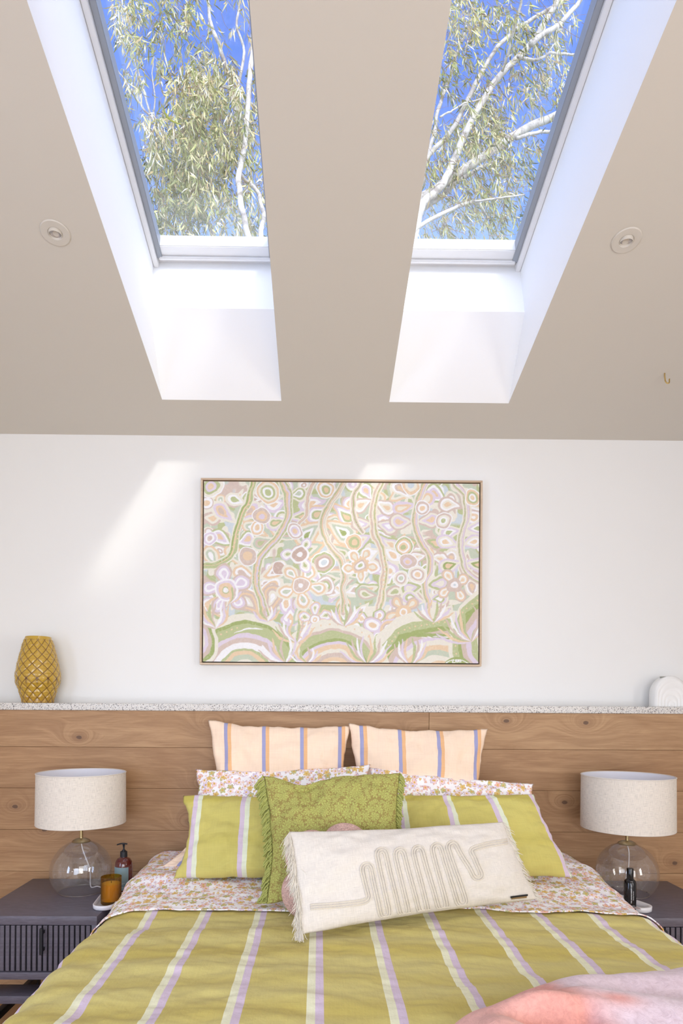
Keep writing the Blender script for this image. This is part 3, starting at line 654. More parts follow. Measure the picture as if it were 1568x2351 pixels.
def stroke(pts, w_, col, taper=False, dry=.2):
    P = smooth_path([(x, y, 0) for x, y in pts], 10)[:, :2]; P = np.array([cv(*p_) for p_ in P])
    x0, y0 = P.min(0)-w_*K-8; x1, y1 = P.max(0)+w_*K+8
    sl = (slice(max(0, int(y0)), min(PH, int(y1)+1)), slice(max(0, int(x0)), min(PW, int(x1)+1)))
    if sl[0].stop <= sl[0].start or sl[1].stop <= sl[1].start: return
    gx, gy = X_[sl], Y_[sl]; best = np.full(gx.shape, 1e9)
    for i in range(len(P)-1):
        d_ = P[i+1]-P[i]; l2 = d_@d_+1e-9; t = np.clip(((gx-P[i][0])*d_[0]+(gy-P[i][1])*d_[1])/l2, 0, 1)
        ww = 1. if not taper else math.sin(math.pi*min(.98, max(.04, (i+.5)/len(P))))**.6
        best = np.minimum(best, np.hypot(gx-P[i][0]-t*d_[0], gy-P[i][1]-t*d_[1])-w_*K*.5*ww)
    over(.5-best, col, sl, dry)
def vine(pts, w_, cols):
    stroke(pts, w_+14, cream); stroke(pts, w_, cols[0])
    for k, c in enumerate(cols[1:]):
        o_ = (k-(len(cols)-2)/2)*w_*.3
        stroke([(x+o_, y+o_*.15) for x, y in pts], w_*.24, c, dry=.5)
def dome(x, y, rx, ry, cols, dots=None):
    cx, cy = cv(x, y); q = np.hypot((X_-cx)/(rx*K), (Y_-cy)/(ry*K)); n = len(cols)
    for k, (f, c) in enumerate(cols): over((f-q)*rx*K+.5, c, dry=.15)
    if dots:
        for a in np.linspace(dots[1], dots[2], dots[3]):
            a = math.radians(a); disc(x+rx*dots[0]*math.cos(a), y-ry*dots[0]*math.sin(a), [(4, peac if dots[4] else whit)])
img[:] = sage
n1, n2, n3 = vnoise(30, 11), vnoise(22, 12), vnoise(17, 13)
over((n1-.58)*20, blue); over((n2-.6)*20, oliv); over((n3-.62)*20, cream); over((vnoise(24, 14)-.74)*20, mauv)
r2 = np.random.default_rng(3)
# background loops and petals, loosely all over
pals = [(cream, whit, mauv, peac), (whit, oliv, cream), (peac, cream, sage, whit), (lila, whit, peac), (cream, mauv, whit, tanp), (oliv, whit, lila, peac), (mauv, cream, peac), (sage, cream, oliv)]
for j in range(9):
    for i in range(14):
        x, y = 62+i*108+r2.uniform(-30, 30), 60+j*92+r2.uniform(-20, 20)
        p_ = pals[r2.integers(8)]
        if r2.random() < .6: petal(x, y, r2.uniform(0, 360), r2.uniform(85, 125), r2.uniform(50, 72), p_)
        else:
            r_ = r2.uniform(26, 42); disc(x, y, [(r_, p_[0]), (r_*.78, p_[1]), (r_*.5, p_[2]), (r_*.2, whit)])
def flower(x, y, r_, n, pcols, dcols, a0=0, rp=None):
    for k in range(n): petal(x, y, a0+360*k/n, (rp or r_*1.75), r_*1.05, pcols)
    disc(x, y, [(r_*f, c) for f, c in dcols])
CE = [(.62, mauv), (.5, whit), (.28, peac), (.12, whit)]
# leaves in pairs along the vines
def pair(x, y, cols, l_=95, w_=62, a=(25, 155)):
    petal(x, y, a[0], l_, w_, cols); petal(x, y, a[1], l_, w_, cols)
for x, y, c, l_, a in ((285, 170, (cream, whit, oliv), 90, (160, 330)), (225, 270, (cream, lila, peac, mauv), 120, (140, 40)), (215, 390, (oliv, whit, lila, peac), 105, (150, 20)), (480, 130, (cream, oliv, whit, sage), 95, (10, 190)),
                       (500, 250, (lila, cream, oliv, peac), 90, (10, 200)), (430, 350, (cream, sage, mauv, oliv), 100, (200, 20)), (730, 170, (peac, lila, whit, oliv, peac), 130, (215, 320)), (690, 260, (peac, cream, sage, whit, deep), 150, (220, 330)),
                       (700, 380, (peac, sage, cream, oliv), 120, (200, 330)), (950, 150, (mauv, whit, cream, peac), 100, (200, 330)), (950, 260, (mauv, cream, lila, whit), 100, (190, 340)), (960, 330, (oliv, lila, cream, peac), 120, (205, 325)),
                       (985, 400, (cream, whit, peac), 100, (215, 330)), (1160, 160, (lila, peac, cream), 95, (200, 20)), (1165, 260, (mauv, cream, lila, peac), 110, (180, 10)), (1210, 350, (mauv, oliv, peac), 90, (340, 200)), (1230, 440, (mauv, whit, cream, peac), 90, (350, 190)),
                       (1420, 180, (mauv, whit, cream, peac), 105, (170, 10)), (1420, 300, (cream, lila, whit, oliv), 100, (190, 10)), (1400, 390, (lila, cream, whit, peac), 100, (160, 20)), (1420, 470, (lila, cream, deep, peac), 110, (195, 350)),
                       (345, 560, (cream, peac, whit, mauv), 120, (165, 20)), (350, 650, (whit, peac, mauv, cream), 100, (175, 30)), (370, 760, (mauv, peac, mauv, cream, whit), 140, (140, 60)), (795, 560, (sage, cream, oliv, whit), 110, (15, 190)),
                       (790, 640, (cream, whit, mauv), 85, (170, 10)), (990, 600, (oliv, cream, peac, whit), 110, (200, 340)), (985, 660, (sage, mauv, cream, oliv), 100, (170, 20)), (1215, 600, (cream, oliv, lila, cream), 110, (190, 10)), (1215, 680, (cream, lila, oliv, whit), 100, (170, 10))):
    pair(x, y, c, l_, l_*.62, a)
# vines
vine([(320, 40), (300, 140), (255, 230), (225, 330), (215, 420), (160, 480), (55, 505)], 30, [oliv, deep, peac, oliv])
vine([(465, 40), (500, 130), (500, 240), (460, 330), (390, 410), (345, 470), (330, 560), (350, 640), (385, 760)], 34, [mauv, oliv, peac, lila, oliv])
vine([(800, 40), (750, 130), (690, 220), (680, 300), (710, 380), (765, 440), (795, 520), (790, 620), (795, 740)], 28, [mauv, oliv, peac, cream])
vine([(985, 40), (960, 130), (945, 230), (950, 330), (990, 420), (1005, 520), (995, 630), (975, 720)], 30, [peac, mauv, cream, oliv])
vine([(1220, 40), (1180, 140), (1165, 250), (1190, 350), (1235, 430), (1240, 520), (1215, 600), (1245, 740)], 30, [mauv, oliv, peac, lila])
vine([(1370, 40), (1420, 120), (1440, 220), (1410, 330), (1405, 430), (1440, 520), (1510, 580)], 28, [mauv, oliv, cream, lila])
vine([(640, 40), (600, 140), (590, 230), (560, 280)], 16, [mauv, peac]); vine([(890, 40), (840, 140), (850, 260), (890, 320)], 16, [mauv, deep])
# round blossoms
for x, y, r_, cs in ((398, 110, 58, (peac, cream, oliv, whit, oliv)), (695, 92, 42, (peac, whit, oliv, peac)), (82, 170, 28, (whit, peac)), (92, 358, 34, (lila, whit, mauv)), (340, 300, 32, (peac, whit, peac)), (362, 236, 42, (mauv, peac, lila)), (537, 314, 34, (mauv, whit, lila, peac)),
                     (290, 450, 44, (mauv, peac)), (562, 440, 44, (whit, mauv, mauv, whit)), (690, 480, 54, (oliv, mauv, tanp, whit, blue)), (455, 515, 32, (tanp,)), (880, 490, 46, (peac, mauv, whit, oliv)), (845, 372, 38, (peac, oliv, peac)), (1108, 388, 42, (oliv, peac, whit, peac, oliv)),
                     (1128, 468, 40, (mauv, mauv, lila, peac)), (1205, 180, 34, (mauv, whit, peac)), (1315, 250, 38, (mauv, cream, whit, oliv)), (1466, 126, 36, (peac, oliv, whit, peac)), (1178, 545, 42, (cream, mauv, whit, peac)), (1088, 562, 36, (cream, mauv, whit, sage)), (100, 80, 55, (cream, oliv, lila, peac)),
                     (692, 600, 46, (whit, mauv, oliv, whit)), (1140, 60, 46, (peac, cream, blue))):
    n = len(cs); disc(x, y, [(r_+5, whit if cs[0] is not whit else mauv)]+[(r_*(1-k/n*.9), c) for k, c in enumerate(cs)])
flower(180, 628, 62, 5, (mauv, lila, whit, lila), [(.95, whit), (.8, lila), (.62, peac), (.3, oliv), (.22, whit)], 100)
flower(572, 600, 60, 5, (cream, peac, whit, sage), [(.8, peac), (.68, whit), (.6, mauv), (.2, whit)], 60)
flower(565, 440, 46, 3, (lila, whit, cream, oliv), [(1., whit), (.78, tanp), (.3, whit)], 180)
flower(645, 780, 42, 5, (peac, lila, whit, cream, oliv), CE, 20); flower(880, 490, 44, 5, (whit, peac, cream), [(.9, peac), (.6, mauv), (.42, whit), (.2, oliv)], 200)
flower(1370, 595, 44, 4, (mauv, peac, whit, cream, peac), [(.9, mauv), (.45, whit), (.16, blue)], 215); flower(1105, 742, 46, 5, (mauv, peac, cream), [(.85, peac), (.45, whit), (.28, peac)], 120)
flower(948, 808, 46, 4, (oliv, lila, whit, peac), [(1., mauv), (.85, lila), (.66, whit), (.36, peac)], 150); disc(1036, 826, [(56, lila), (48, peac), (36, mauv), (28, whit), (10, peac)]); disc(855, 820, [(34, oliv), (26, whit), (12, oliv)]); disc(978, 868, [(30, lila), (22, whit), (16, oliv)])
# the mounds along the bottom edge
dome(1290, 1090, 380, 345, [(1.08, cream), (.93, oliv), (.80, deep), (.74, mauv), (.66, lila), (.60, cream), (.52, peac), (.44, sage), (.36, cream), (.28, peac), (.21, deep)], (.86, 35, 150, 22, True))
dome(1600, 900, 260, 300, [(1.0, cream), (.93, oliv), (.80, deep), (.72, mauv), (.62, lila), (.52, oliv), (.4, cream)], (.86, 95, 200, 14, True))
dome(740, 1065, 260, 245, [(1.16, cream), (.97, mauv), (.91, oliv), (.76, deep), (.70, lila), (.64, peac), (.54, cream), (.46, mauv), (.36, peac), (.26, cream)], (1.06, 20, 160, 16, True))
dome(280, 1080, 300, 300, [(1.08, cream), (.96, deep), (.90, oliv), (.74, lila), (.68, mauv), (.60, whit), (.48, oliv), (.43, peac), (.36, sage), (.28, cream), (.21, lila), (.12, whit)], (.85, 100, 170, 12, True))
dome(30, 900, 110, 150, [(1., cream), (.85, deep), (.7, mauv), (.55, lila), (.4, cream)])
stroke([(1030, 940), (1110, 870), (1230, 855), (1340, 870)], 22, deep); stroke([(220, 855), (310, 835), (370, 838)], 9, whit, True)
for x in range(6): stroke([(1200+x*28, 862+abs(x-2)*3), (1225+x*28, 864+abs(x-2)*4)], 5, whit, True)
# fan-shaped leaf tufts
def tuft(x, y, n, ln, a0, a1, cols=(peac, lila, whit, mauv, oliv)):
    for k in range(n):
        a = math.radians(a0+(a1-a0)*k/(n-1)); b = a+math.radians(14*(1 if a > math.pi/2 else -1))
        stroke([(x, y), (x+ln*.55*math.cos(b), y-ln*.55*math.sin(b)), (x+ln*math.cos(a)*1.05, y-ln*math.sin(a))], 13, cols[k % len(cols)], True)
for a in ((540, 905, 11, 130, 40, 150), (490, 1020, 9, 150, 60, 150), (600, 1020, 8, 90, 40, 150), (920, 1015, 12, 150, 30, 155), (1150, 1020, 9, 140, 50, 130), (1465, 900, 12, 190, 60, 165), (800, 810, 9, 110, 35, 145), (1262, 790, 10, 110, 30, 150), (395, 800, 7, 90, 50, 140), (130, 830, 9, 130, 60, 150), (195, 700, 6, 90, 40, 90)):
    tuft(*a)
for x0, y0, x1, y1, n in ((575, 660, 575, 900, 10), (885, 700, 870, 790, 4), (300, 150, 215, 400, 12), (340, 500, 345, 620, 6), (1010, 450, 1000, 620, 8)):
    for k in range(n): disc(x0+(x1-x0)*k/(n-1)+r2.uniform(-3, 3), y0+(y1-y0)*k/(n-1), [(4.5, peac)])
# signature corner
disc(1388, 1030, [(60, deep)]); 
for a in range(8, 173, 9): disc(1388-62*math.cos(math.radians(a)), 1030-40*math.sin(math.radians(a)), [(3.6, whit)])
for seg in ([(1366, 988), (1366, 1006), (1374, 1006)], [(1378, 1006), (1383, 989), (1388, 1006)], [(1380, 1000), (1386, 1000)], [(1393, 1006), (1393, 989), (1401, 1006), (1401, 989)], [(1408, 989), (1408, 1006)]):
    for p_, q_ in zip(seg[:-1], seg[1:]): stroke([p_, q_], 4.5, whit, dry=0)
lm = img.mean(2, keepdims=True); img = np.clip(lm+(img-lm)*1.12, 0, 1)**1.12
img *= .95*(1+.05*(grain-.5)+.05*(vnoise(2., 8)-.5))[..., None]
F0 = at(461, 1097, 3.225); F1 = at(1105.5, 1530, 3.225); fx0, fx1, fz1, fz0 = F0[0], F1[0], F0[2], F1[2]
FY0, FY1 = 3.225, 3.269; ft = .0095
pa = empty('framed_painting', ((fx0+fx1)/2, FY1, fz0), 'large pastel painting of looping flowers and vines in a slim oak frame above the bed', 'painting')
M_frame = oak('pale_oak_frame', (222, 200, 174), (200, 176, 148), False)
for a in ((fx0, fx1, fz1-ft, fz1), (fx0, fx1, fz0, fz0+ft), (fx0, fx0+ft, fz0+ft, fz1-ft), (fx1-ft, fx1, fz0+ft, fz1-ft)):
    put('frame_rail', mbox(a[0], a[1], FY0, FY1-.002, a[2], a[3], bev=.0012, seg=1), M_frame, pa)
put('backing', mbox(fx0+ft, fx1-ft, FY1-.014, FY1-.003, fz0+ft, fz1-ft), plain('shadow_gap_board', (60, 48, 40), .8, 0, 10, 0), pa)
g_ = ft+.0055; cx0, cx1, cz0, cz1 = fx0+g_, fx1-g_, fz0+g_, fz1-g_
gx = cx0+(cx1-cx0)*(xx+0.)/(PW-1); gzz = cz1-(cz1-cz0)*yy/(PH-1)
gyy = np.full_like(gx, FY0+.006); lum = img.mean(2); gyy -= (lum-lum.mean())*.0006
me = grid_mesh(np.stack([gx, gyy, gzz], -1)[::-1]); ca = me.color_attributes.new('Col', 'FLOAT_COLOR', 'POINT')
ca.data.foreach_set('color', np.concatenate([img[::-1].reshape(-1, 3), np.ones((PH*PW, 1))], 1).astype(np.float32).ravel())
t = NT('acrylic_paint'); t.p(Base_Color=t.n('Attribute', attribute_name='Col').outputs['Color'], Roughness=.55); t.b.inputs['Specular IOR Level'].default_value = .25
put('painted_canvas', me, t.m, pa)
put('stretcher', mbox(cx0+.001, cx1-.001, FY0+.009, FY1-.014, cz0+.001, cz1-.001), M_white, pa)

# ------------------------------------------------------------ vases on the ledge
ZL = 1.388
vb = at(87, 1613, 3.165); vx, vy = vb[0], 3.165
prof = [(0, .068), (.012, .070), (.06, .084), (.095, .0985), (.118, .101), (.14, .099), (.20, .088), (.26, .073), (.30, .062), (.316, .0565)]
nz, nth = 230, 416; hh = np.linspace(0, .316, nz); rr = np.interp(hh, [p[0] for p in prof], [p[1] for p in prof])
TT, HH = np.meshgrid(np.linspace(0, 2*np.pi, nth+1), hh); RR = np.repeat(rr[:, None], nth+1, 1)
rowh = .0226; ncell = 13; ph = (HH-.002)/rowh
a_, b_ = TT*ncell/(2*np.pi)+ph/2, TT*ncell/(2*np.pi)-ph/2
da, db = np.abs(a_-np.round(a_)), np.abs(b_-np.round(b_)); dg = np.minimum(da, db)
smooth_zone = np.exp(-((HH-.105)/.020)**4); frac = ph-np.floor(ph); step_ = (1-frac)*.0016*(1-smooth_zone)
facet = np.clip(dg/.28, 0, 1)*.0030; band_top = np.clip((HH-.300)/.004, 0, 1)
disp = (step_+facet)*(1-band_top)+.0018*band_top
RRd = RR+disp
P = np.stack([vx+RRd*np.cos(TT), vy+RRd*np.sin(TT), ZL+.0005+HH], -1)
ye, br, dk = np.array(L((196, 158, 56))[:3]), np.array(L((164, 122, 38))[:3]), np.array(L((92, 52, 24))[:3])
gr = np.clip(1.25-dg/.07, 0, 1)*(1-band_top); ln = np.clip(1-np.abs(frac-.04)/.09, 0, 1)*(1-smooth_zone)*(1-band_top)
drip = smooth_zone*np.clip(1-np.abs((TT*ncell/(2*np.pi)) % 1-.5)/.16, 0, 1)
colv = ye+(br-ye)*(.75*ln)[..., None]; colv = colv+(br-colv)*(np.clip((.05-HH)/.06, 0, .6))[..., None]; colv = colv+(dk-colv)*np.clip(gr*.9+drip*.75, 0, 1)[..., None]
# close the base and give the neck an inner wall
inner = [np.stack([vx+r_*np.cos(TT[0]), vy+r_*np.sin(TT[0]), np.full(nth+1, ZL+.0005+h_)], -1) for r_, h_ in ((.054, .3168), (.0515, .313), (.055, .28), (.07, .2), (.02, .012), (.0001, .011))]
base = [np.stack([vx+r_*np.cos(TT[0]), vy+r_*np.sin(TT[0]), np.full(nth+1, ZL+.0005)], -1) for r_ in (.0001, .064)]
Pall = np.concatenate([np.array(base), P, np.array(inner)]); call = np.concatenate([np.tile(br, (2, nth+1, 1)), colv, np.tile(ye*.9, (len(inner), nth+1, 1))])
me = grid_mesh(Pall); ca = me.color_attributes.new('Col', 'FLOAT_COLOR', 'POINT'); ca.data.foreach_set('color', np.concatenate([call.reshape(-1, 3), np.ones((call.size//3, 1))], 1).astype(np.float32).ravel())
t = NT('mustard_glaze'); t.p(Base_Color=t.n('Attribute', attribute_name='Col').outputs['Color'], Roughness=.22); t.b.inputs['Coat Weight'].default_value = .4
put('vase', me, t.m, origin=(vx, vy, ZL), label='mustard glazed ceramic vase with diamond relief on the left of the speckled ledge', cat='vase')
# white arch vase with raised rainbow ribs
ax = at(1541, 1600, 3.14)[0]; aw, ah = .080, .149; y0_, y1_ = 3.135, 3.205
rv = empty('arch_vase', (ax, 3.17, ZL), 'white arch-shaped ceramic vase with raised rainbow ribs at the right end of the ledge', 'vase')
nk, na = 44, 56; s_ = np.linspace(0, 1, na)
def arch(s, k):   # outline point for scale k, s runs foot to foot
    out = []
    for q in s:
        Lf = ah-aw; tot = 2*Lf+math.pi*aw; d_ = q*tot
        if d_ < Lf: p_ = (-aw, d_)
        elif d_ > tot-Lf: p_ = (aw, tot-d_)
        else:
            an = (d_-Lf)/aw; p_ = (-aw*math.cos(an), Lf+aw*math.sin(an))
        out.append(((p_[0]*k*(1-.10*(p_[1]/ah)**2)), p_[1]*(k if p_[1] > 0 else 1)))
    return np.array(out)
rows = []
for k in np.linspace(.0005, 1, nk):
    o_ = arch(s_, k); rib = .0022*abs(math.sin(k*math.pi*5.2)) if k < .93 else 0; edge = .010*max(0, (k-.88)/.12)**2
    bead = .0010*np.sin(s_*160)*(1 if .30 < k < .38 or .64 < k < .72 else 0)
    rows.append(np.stack([ax+o_[:, 0], y0_-rib+edge-bead, ZL+.0005+o_[:, 1]], -1))
o_ = arch(s_, 1.0)
for yq, k in ((y1_-.010, 1.), (y1_, .92), (y1_, .02)):
    o_ = arch(s_, k); rows.append(np.stack([ax+o_[:, 0], np.full(na, yq), ZL+.0005+o_[:, 1]], -1))
put('body', grid_mesh(np.array(rows)), plain('matt_white_ceramic', (244, 243, 240), .45, .01, 30, .05), rv)
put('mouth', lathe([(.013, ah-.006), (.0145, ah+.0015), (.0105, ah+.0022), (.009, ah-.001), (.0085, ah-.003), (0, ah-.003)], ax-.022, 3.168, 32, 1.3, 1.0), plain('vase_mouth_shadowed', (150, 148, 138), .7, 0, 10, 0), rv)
for c in rv.children:
    if c.name.startswith('mouth'): c.data.transform(Matrix.Translation((0, 0, ZL-.004)))

# ------------------------------------------------------------ nightstands
ZN = .570; NY0, NY1 = 2.53, 3.07
def nightstand(x0, x1, hx, label):
    n_ = empty('nightstand', ((x0+x1)/2, (NY0+NY1)/2, 0), label, 'nightstand', 'matching nightstands either side of the bed')
    put('top', mbox(x0, x1, NY0, NY1, ZN-.034, ZN, bev=.002), M_ash, n_)
    put('side_panel', mbox(x0, x0+.022, NY0+.004, NY1, .326, ZN-.034, bev=.001), M_ash, n_)
    put('side_panel', mbox(x1-.022, x1, NY0+.004, NY1, .326, ZN-.034, bev=.001), M_ash, n_)
    put('back_panel', mbox(x0+.022, x1-.022, NY1-.015, NY1, .355, ZN-.034), M_ash, n_)
    put('bottom_rail', mbox(x0+.022, x1-.022, NY0, NY1-.015, .326, .354, bev=.0015), M_ash, n_)
    dr = put('drawer', mbox(x0+.024, x1-.024, NY0+.014, NY1-.03, .357, ZN-.036), M_black, n_)
    x = x0+.0245; k = 0
    while x+.0155 < x1-.022:
        me = mbox(x, x+.0150, NY0+.003, NY0+.014, .358, ZN-.037, bev=.0016, seg=1)
        put('slat', me, M_ash, dr, origin=(x, NY0, .357)); x += .0206
    bm = bmesh.new(); box(bm, hx-.006, hx+.006, NY0-.026, NY0-.014, .430, .530, .0015); box(bm, hx-.004, hx+.004, NY0-.015, NY0+.003, .506, .518); box(bm, hx-.004, hx+.004, NY0-.015, NY0+.003, .440, .452)
    put('handle', bme(bm), M_black, dr)
    for a in (x0+.035, x1-.065):
        for b in (NY0+.03, NY1-.09):
            put('leg', mbox(a, a+.03, b, b+.03, .0105, .326, bev=.002), M_black, n_)
    put('lower_shelf', mbox(x0+.01, x1-.01, NY0+.002, NY0+.11, .232, .262, bev=.002), M_ash, n_)
    for a in (x0+.035, x1-.065): put('side_runner', mbox(a+.002, a+.028, NY0+.06, NY1-.09, .125, .155, bev=.002), M_black, n_)
    return n_
nightstand(-1.327, -.848, -1.052, 'dark stained nightstand with fluted drawer left of the bed, holding the pump bottle')
nightstand(1.242, 1.640, 1.335, 'dark stained nightstand with fluted drawer right of the bed, holding the black bottle')

# ------------------------------------------------------------ lamps
def table_lamp(px_, label, py_base, py_top, py_bot, cordside, YL=2.872, shr=.187):
    b = atz(px_, py_base, ZN); x, y = b[0], YL
    n_ = empty('table_lamp', (x, y, ZN), label, 'lamp', 'matching glass table lamps')
    zt = at(px_, py_top, YL)[2]; zb = at(px_, py_bot, YL)[2]; r = .130; zc = ZN+.0005+math.sqrt(r*r-.092**2)
    prof = []; a0 = math.asin(.092/r)
    for a in np.linspace(math.pi-a0, .27, 40): prof.append((r*math.sin(a), zc+r*math.cos(a)))
    for a in np.linspace(.27, math.pi-a0, 40): prof.append(((r-.0022)*math.sin(a), zc+(r-.0022)*math.cos(a)))
    put('glass_globe', lathe(prof, x, y, 72, closed=True), M_globe, n_)
    rim = [(x+.0915*math.cos(t), y+.0915*math.sin(t), ZN+.0022) for t in np.linspace(0, 2*math.pi, 73)]
    put('glass_rim', tubes([(rim, .0019)], 6), solidglass('rim_glass', (.93, .93, .93)), n_)
    zk = zc+r*math.cos(.27)
    put('cap', lathe([(0, zk-.004), (.037, zk-.004), (.0385, zk-.001), (.036, zk+.004), (.022, zk+.011), (.008, zk+.014), (.0075, zk+.016), (0, zk+.016)], x, y, 40), M_brass, n_)
    put('stem', lathe([(0, zk+.014), (.0075, zk+.014), (.0075, zb+.05), (0, zb+.05)], x, y, 20), M_brass, n_)
    put('bulb', lathe([(0, zb+.05), (.014, zb+.05), (.014, zb+.08), (.03, zb+.11), (.03, zb+.125), (.02, zb+.145), (0, zb+.15)], x, y, 24), M_white, n_)
    ns = 96; th = np.linspace(0, 2*np.pi, ns+1); pr = [(shr+.001, zb), (shr, (zb+zt)/2), (shr-.001, zt)]
    Pp = np.array([[(x+r_*math.cos(t), y+r_*math.sin(t), z_) for t in th] for r_, z_ in pr]); U = np.array([[(t*shr, z_-zb) for t in th] for r_, z_ in pr])
    sh = put('shade', grid_mesh(Pp, U), M_shade, n_)
    Pp = np.array([[(x+(r_-.0025)*math.cos(t), y+(r_-.0025)*math.sin(t), z_) for t in th] for r_, z_ in pr][::-1])
    put('shade_lining', grid_mesh(Pp), M_shadein, sh)
    for z_ in (zb, zt):
        rg = [(x+(shr-.0012)*math.cos(t), y+(shr-.0012)*math.sin(t), z_) for t in np.linspace(0, 2*math.pi, 97)]
        put('shade_trim', tubes([(rg, .0026)], 6), M_natural, sh)
    spk = [(np.array([(x, y, zb+.05), (x+(shr-.004)*math.cos(a), y+(shr-.004)*math.sin(a), zb+.03)]), .0016) for a in (.5, 2.6, 4.7)]
    put('fitter', tubes(spk, 6), M_brass, sh)
    c = cordside; cord = smooth_path([(x, y, zk-.004), (x+.012*c, y-.01, zk-.04), (x+.032*c, y+.01, zc+.01), (x+.030*c, y+.03, ZN+.06), (x+.028*c, y+.045, ZN+.006), (x+.05*c, y+.060, ZN+.004), (x+.075*c, y+.042, ZN+.004)])
    put('cord', tubes([(cord, .0026)], 8), plain('clear_white_cord', (236, 232, 232), .4, 0, 10, 0), n_)
table_lamp(189, 'clear seeded-glass globe lamp with linen drum shade, left of the bed', 2043, 1774, 1888, 1, shr=.186)
table_lamp(1442, 'clear seeded-glass globe lamp with linen drum shade, right of the bed', 2052, 1781, 1900, .35, YL=2.872, shr=.192)

# ------------------------------------------------------------ trays, candle, bottles
def tray(name, cx, cy, hx, hy, h, rot, label, mat_, grp=None, thick=.005):
    n = 64; rows = []
    def ring(k, z, inset=0):
        o = []
        for i in range(n+1):
            a = 2*math.pi*i/n; r_ = (hy-hx); ca_, sa = math.cos(a), math.sin(a)
            px_ = (hx-inset)*k*ca_; py_ = (hx-inset)*k*sa+(r_ if sa > 0 else -r_)*min(1, k*1.2)*(1 if abs(sa) > 1e-6 else 0)
            o.append((cx+px_*math.cos(rot)-py_*math.sin(rot), cy+px_*math.sin(rot)+py_*math.cos(rot), ZN+z))
        return o
    for k, z, ins in ((.02, .0006, 0), (1, .0006, .006), (1, .004, .001), (1, h-.001, 0), (1, h, .0015), (1, h-.0005, thick), (1, .006, thick+.004), (.9, .0045, thick), (.02, .0045, 0)): rows.append(ring(k, z, ins))
    return put(name, grid_mesh(np.array(rows)), mat_, origin=(cx, cy, ZN), label=label, cat='tray')
M_tray = plain('white_tray_ceramic', (236, 234, 238), .3, .02, 30, 0)
M_marble = plain('white_marble', (232, 230, 232), .35, .05, 14, 0)
tray('tray', -.862, 2.715, .044, .125, .020, R(6), 'white oval ceramic tray with upright rim holding the amber candle, left nightstand', M_tray)
tz = ZN+.0052
def amber():
    t = NT('amber_glass'); t.t.nodes.remove(t.b); tr = t.n('BsdfTransparent', {'Color': (.86, .70, .24, 1)}); gl = t.n('BsdfGlossy', {'Roughness': .03})
    lw = t.n('LayerWeight', {'Blend': .45}); df = t.n('BsdfDiffuse', {'Color': (.20, .09, .015, 1)})
    a = t.n('MixShader', {0: t.math('MULTIPLY', lw.outputs['Facing'], .75), 1: tr, 2: df}); b = t.n('MixShader', {0: t.math('ADD', .05, t.math('MULTIPLY', t.math('POWER', lw.outputs['Facing'], 4.), .6)), 1: a, 2: gl}); t.set(t.out.inputs[0], b.outputs[0]); return t.m
cb = atz(263, 2074, tz); cx, cy = -.843, 2.685; r = .0405; h = .108
cn = empty('candle', (cx, cy, tz), 'lit-less amber glass candle with cream wax on the left white tray', 'candle')
cn['label'] = 'unlit candle in an amber glass tumbler on the left white tray'
put('glass_jar', lathe([(0, tz+.0003), (r-.003, tz+.0003), (r, tz+.004), (r+.0005, tz+h), (r-.001, tz+h+.001), (r-.0022, tz+h), (r-.0026, tz+.013), (r-.006, tz+.0105), (0, tz+.0105)], cx, cy, 48), amber(), cn)
put('wax', lathe([(0, tz+.012), (r-.004, tz+.012), (r-.0032, tz+.016), (r-.0032, tz+.080), (r-.006, tz+.082), (0, tz+.0815)], cx, cy, 40), plain('candle_wax', (252, 226, 160), .5, .02, 20, 0), cn)
put('wick', tubes([([(cx, cy, tz+.081), (cx+.0005, cy, tz+.089)], .0012)], 6), M_black, cn)
bb = at(291, 2048, 2.835); bx, by = -.834, 2.825; r = .0370; bz = tz
pb = empty('pump_bottle', (bx, by, bz), 'dark red-brown pump bottle with a grey-blue label beside the left lamp', 'bottle')
htop = at(291, 1976, by)[2]-bz
t = NT('red_brown_plastic'); t.p(Base_Color=L((92, 30, 26)), Roughness=.12); t.b.inputs['Coat Weight'].default_value = .6; t.b.inputs['Transmission Weight'].default_value = .15
HB = .155
put('bottle_body', lathe([(0, bz+.0003), (r-.004, bz+.0003), (r, bz+.005), (r, bz+HB-.035), (r-.003, bz+HB-.018), (r-.011, bz+HB-.006), (.0135, bz+HB), (.0125, bz+HB+.004), (0, bz+HB+.004)], bx, by, 56), t.m, pb)
th = np.linspace(R(198), R(318), 30); zz = np.linspace(bz+.020, bz+.117, 4); TT2, ZZ2 = np.meshgrid(th, zz)
lb = put('label', grid_mesh(np.stack([bx+(r+.0005)*np.cos(TT2), by+(r+.0005)*np.sin(TT2), ZZ2], -1)), plain('blue_grey_label', (122, 146, 152), .4, .01, 10, 0), pb); lb['label'] = 'grey-blue paper label'
def on_cyl(cx_, cy_, r_, a, z): return (cx_+r_*math.cos(a), cy_+r_*math.sin(a), z)
mk = []
for z_, a0, a1 in ((bz+.051, 262, 296), (bz+.0475, 262, 284), (bz+.034, 262, 288), (bz+.0315, 262, 290)): mk.append((np.array([on_cyl(bx, by, r+.0007, R(a), z_) for a in np.linspace(a0, a1, 8)]), .0004))
for q_ in mk: put('printed_line', tubes([q_], 4), M_white, lb)
put('collar', lathe([(0, bz+HB+.001), (.0150, bz+HB+.001), (.0152, bz+HB+.004), (.0148, bz+HB+.023), (.0125, bz+HB+.025), (.0075, bz+HB+.025), (.0075, bz+HB+.029), (.0055, bz+HB+.031), (0, bz+HB+.031)], bx, by, 36), M_black, pb)
zz_ = bz+HB+.03
pm = put('pump_head', lathe([(0, zz_), (.0040, zz_), (.0036, zz_+.010), (.0050, zz_+.022), (.0085, zz_+.026), (.0085, zz_+.028), (0, zz_+.0285)], bx, by, 24), M_black, pb)
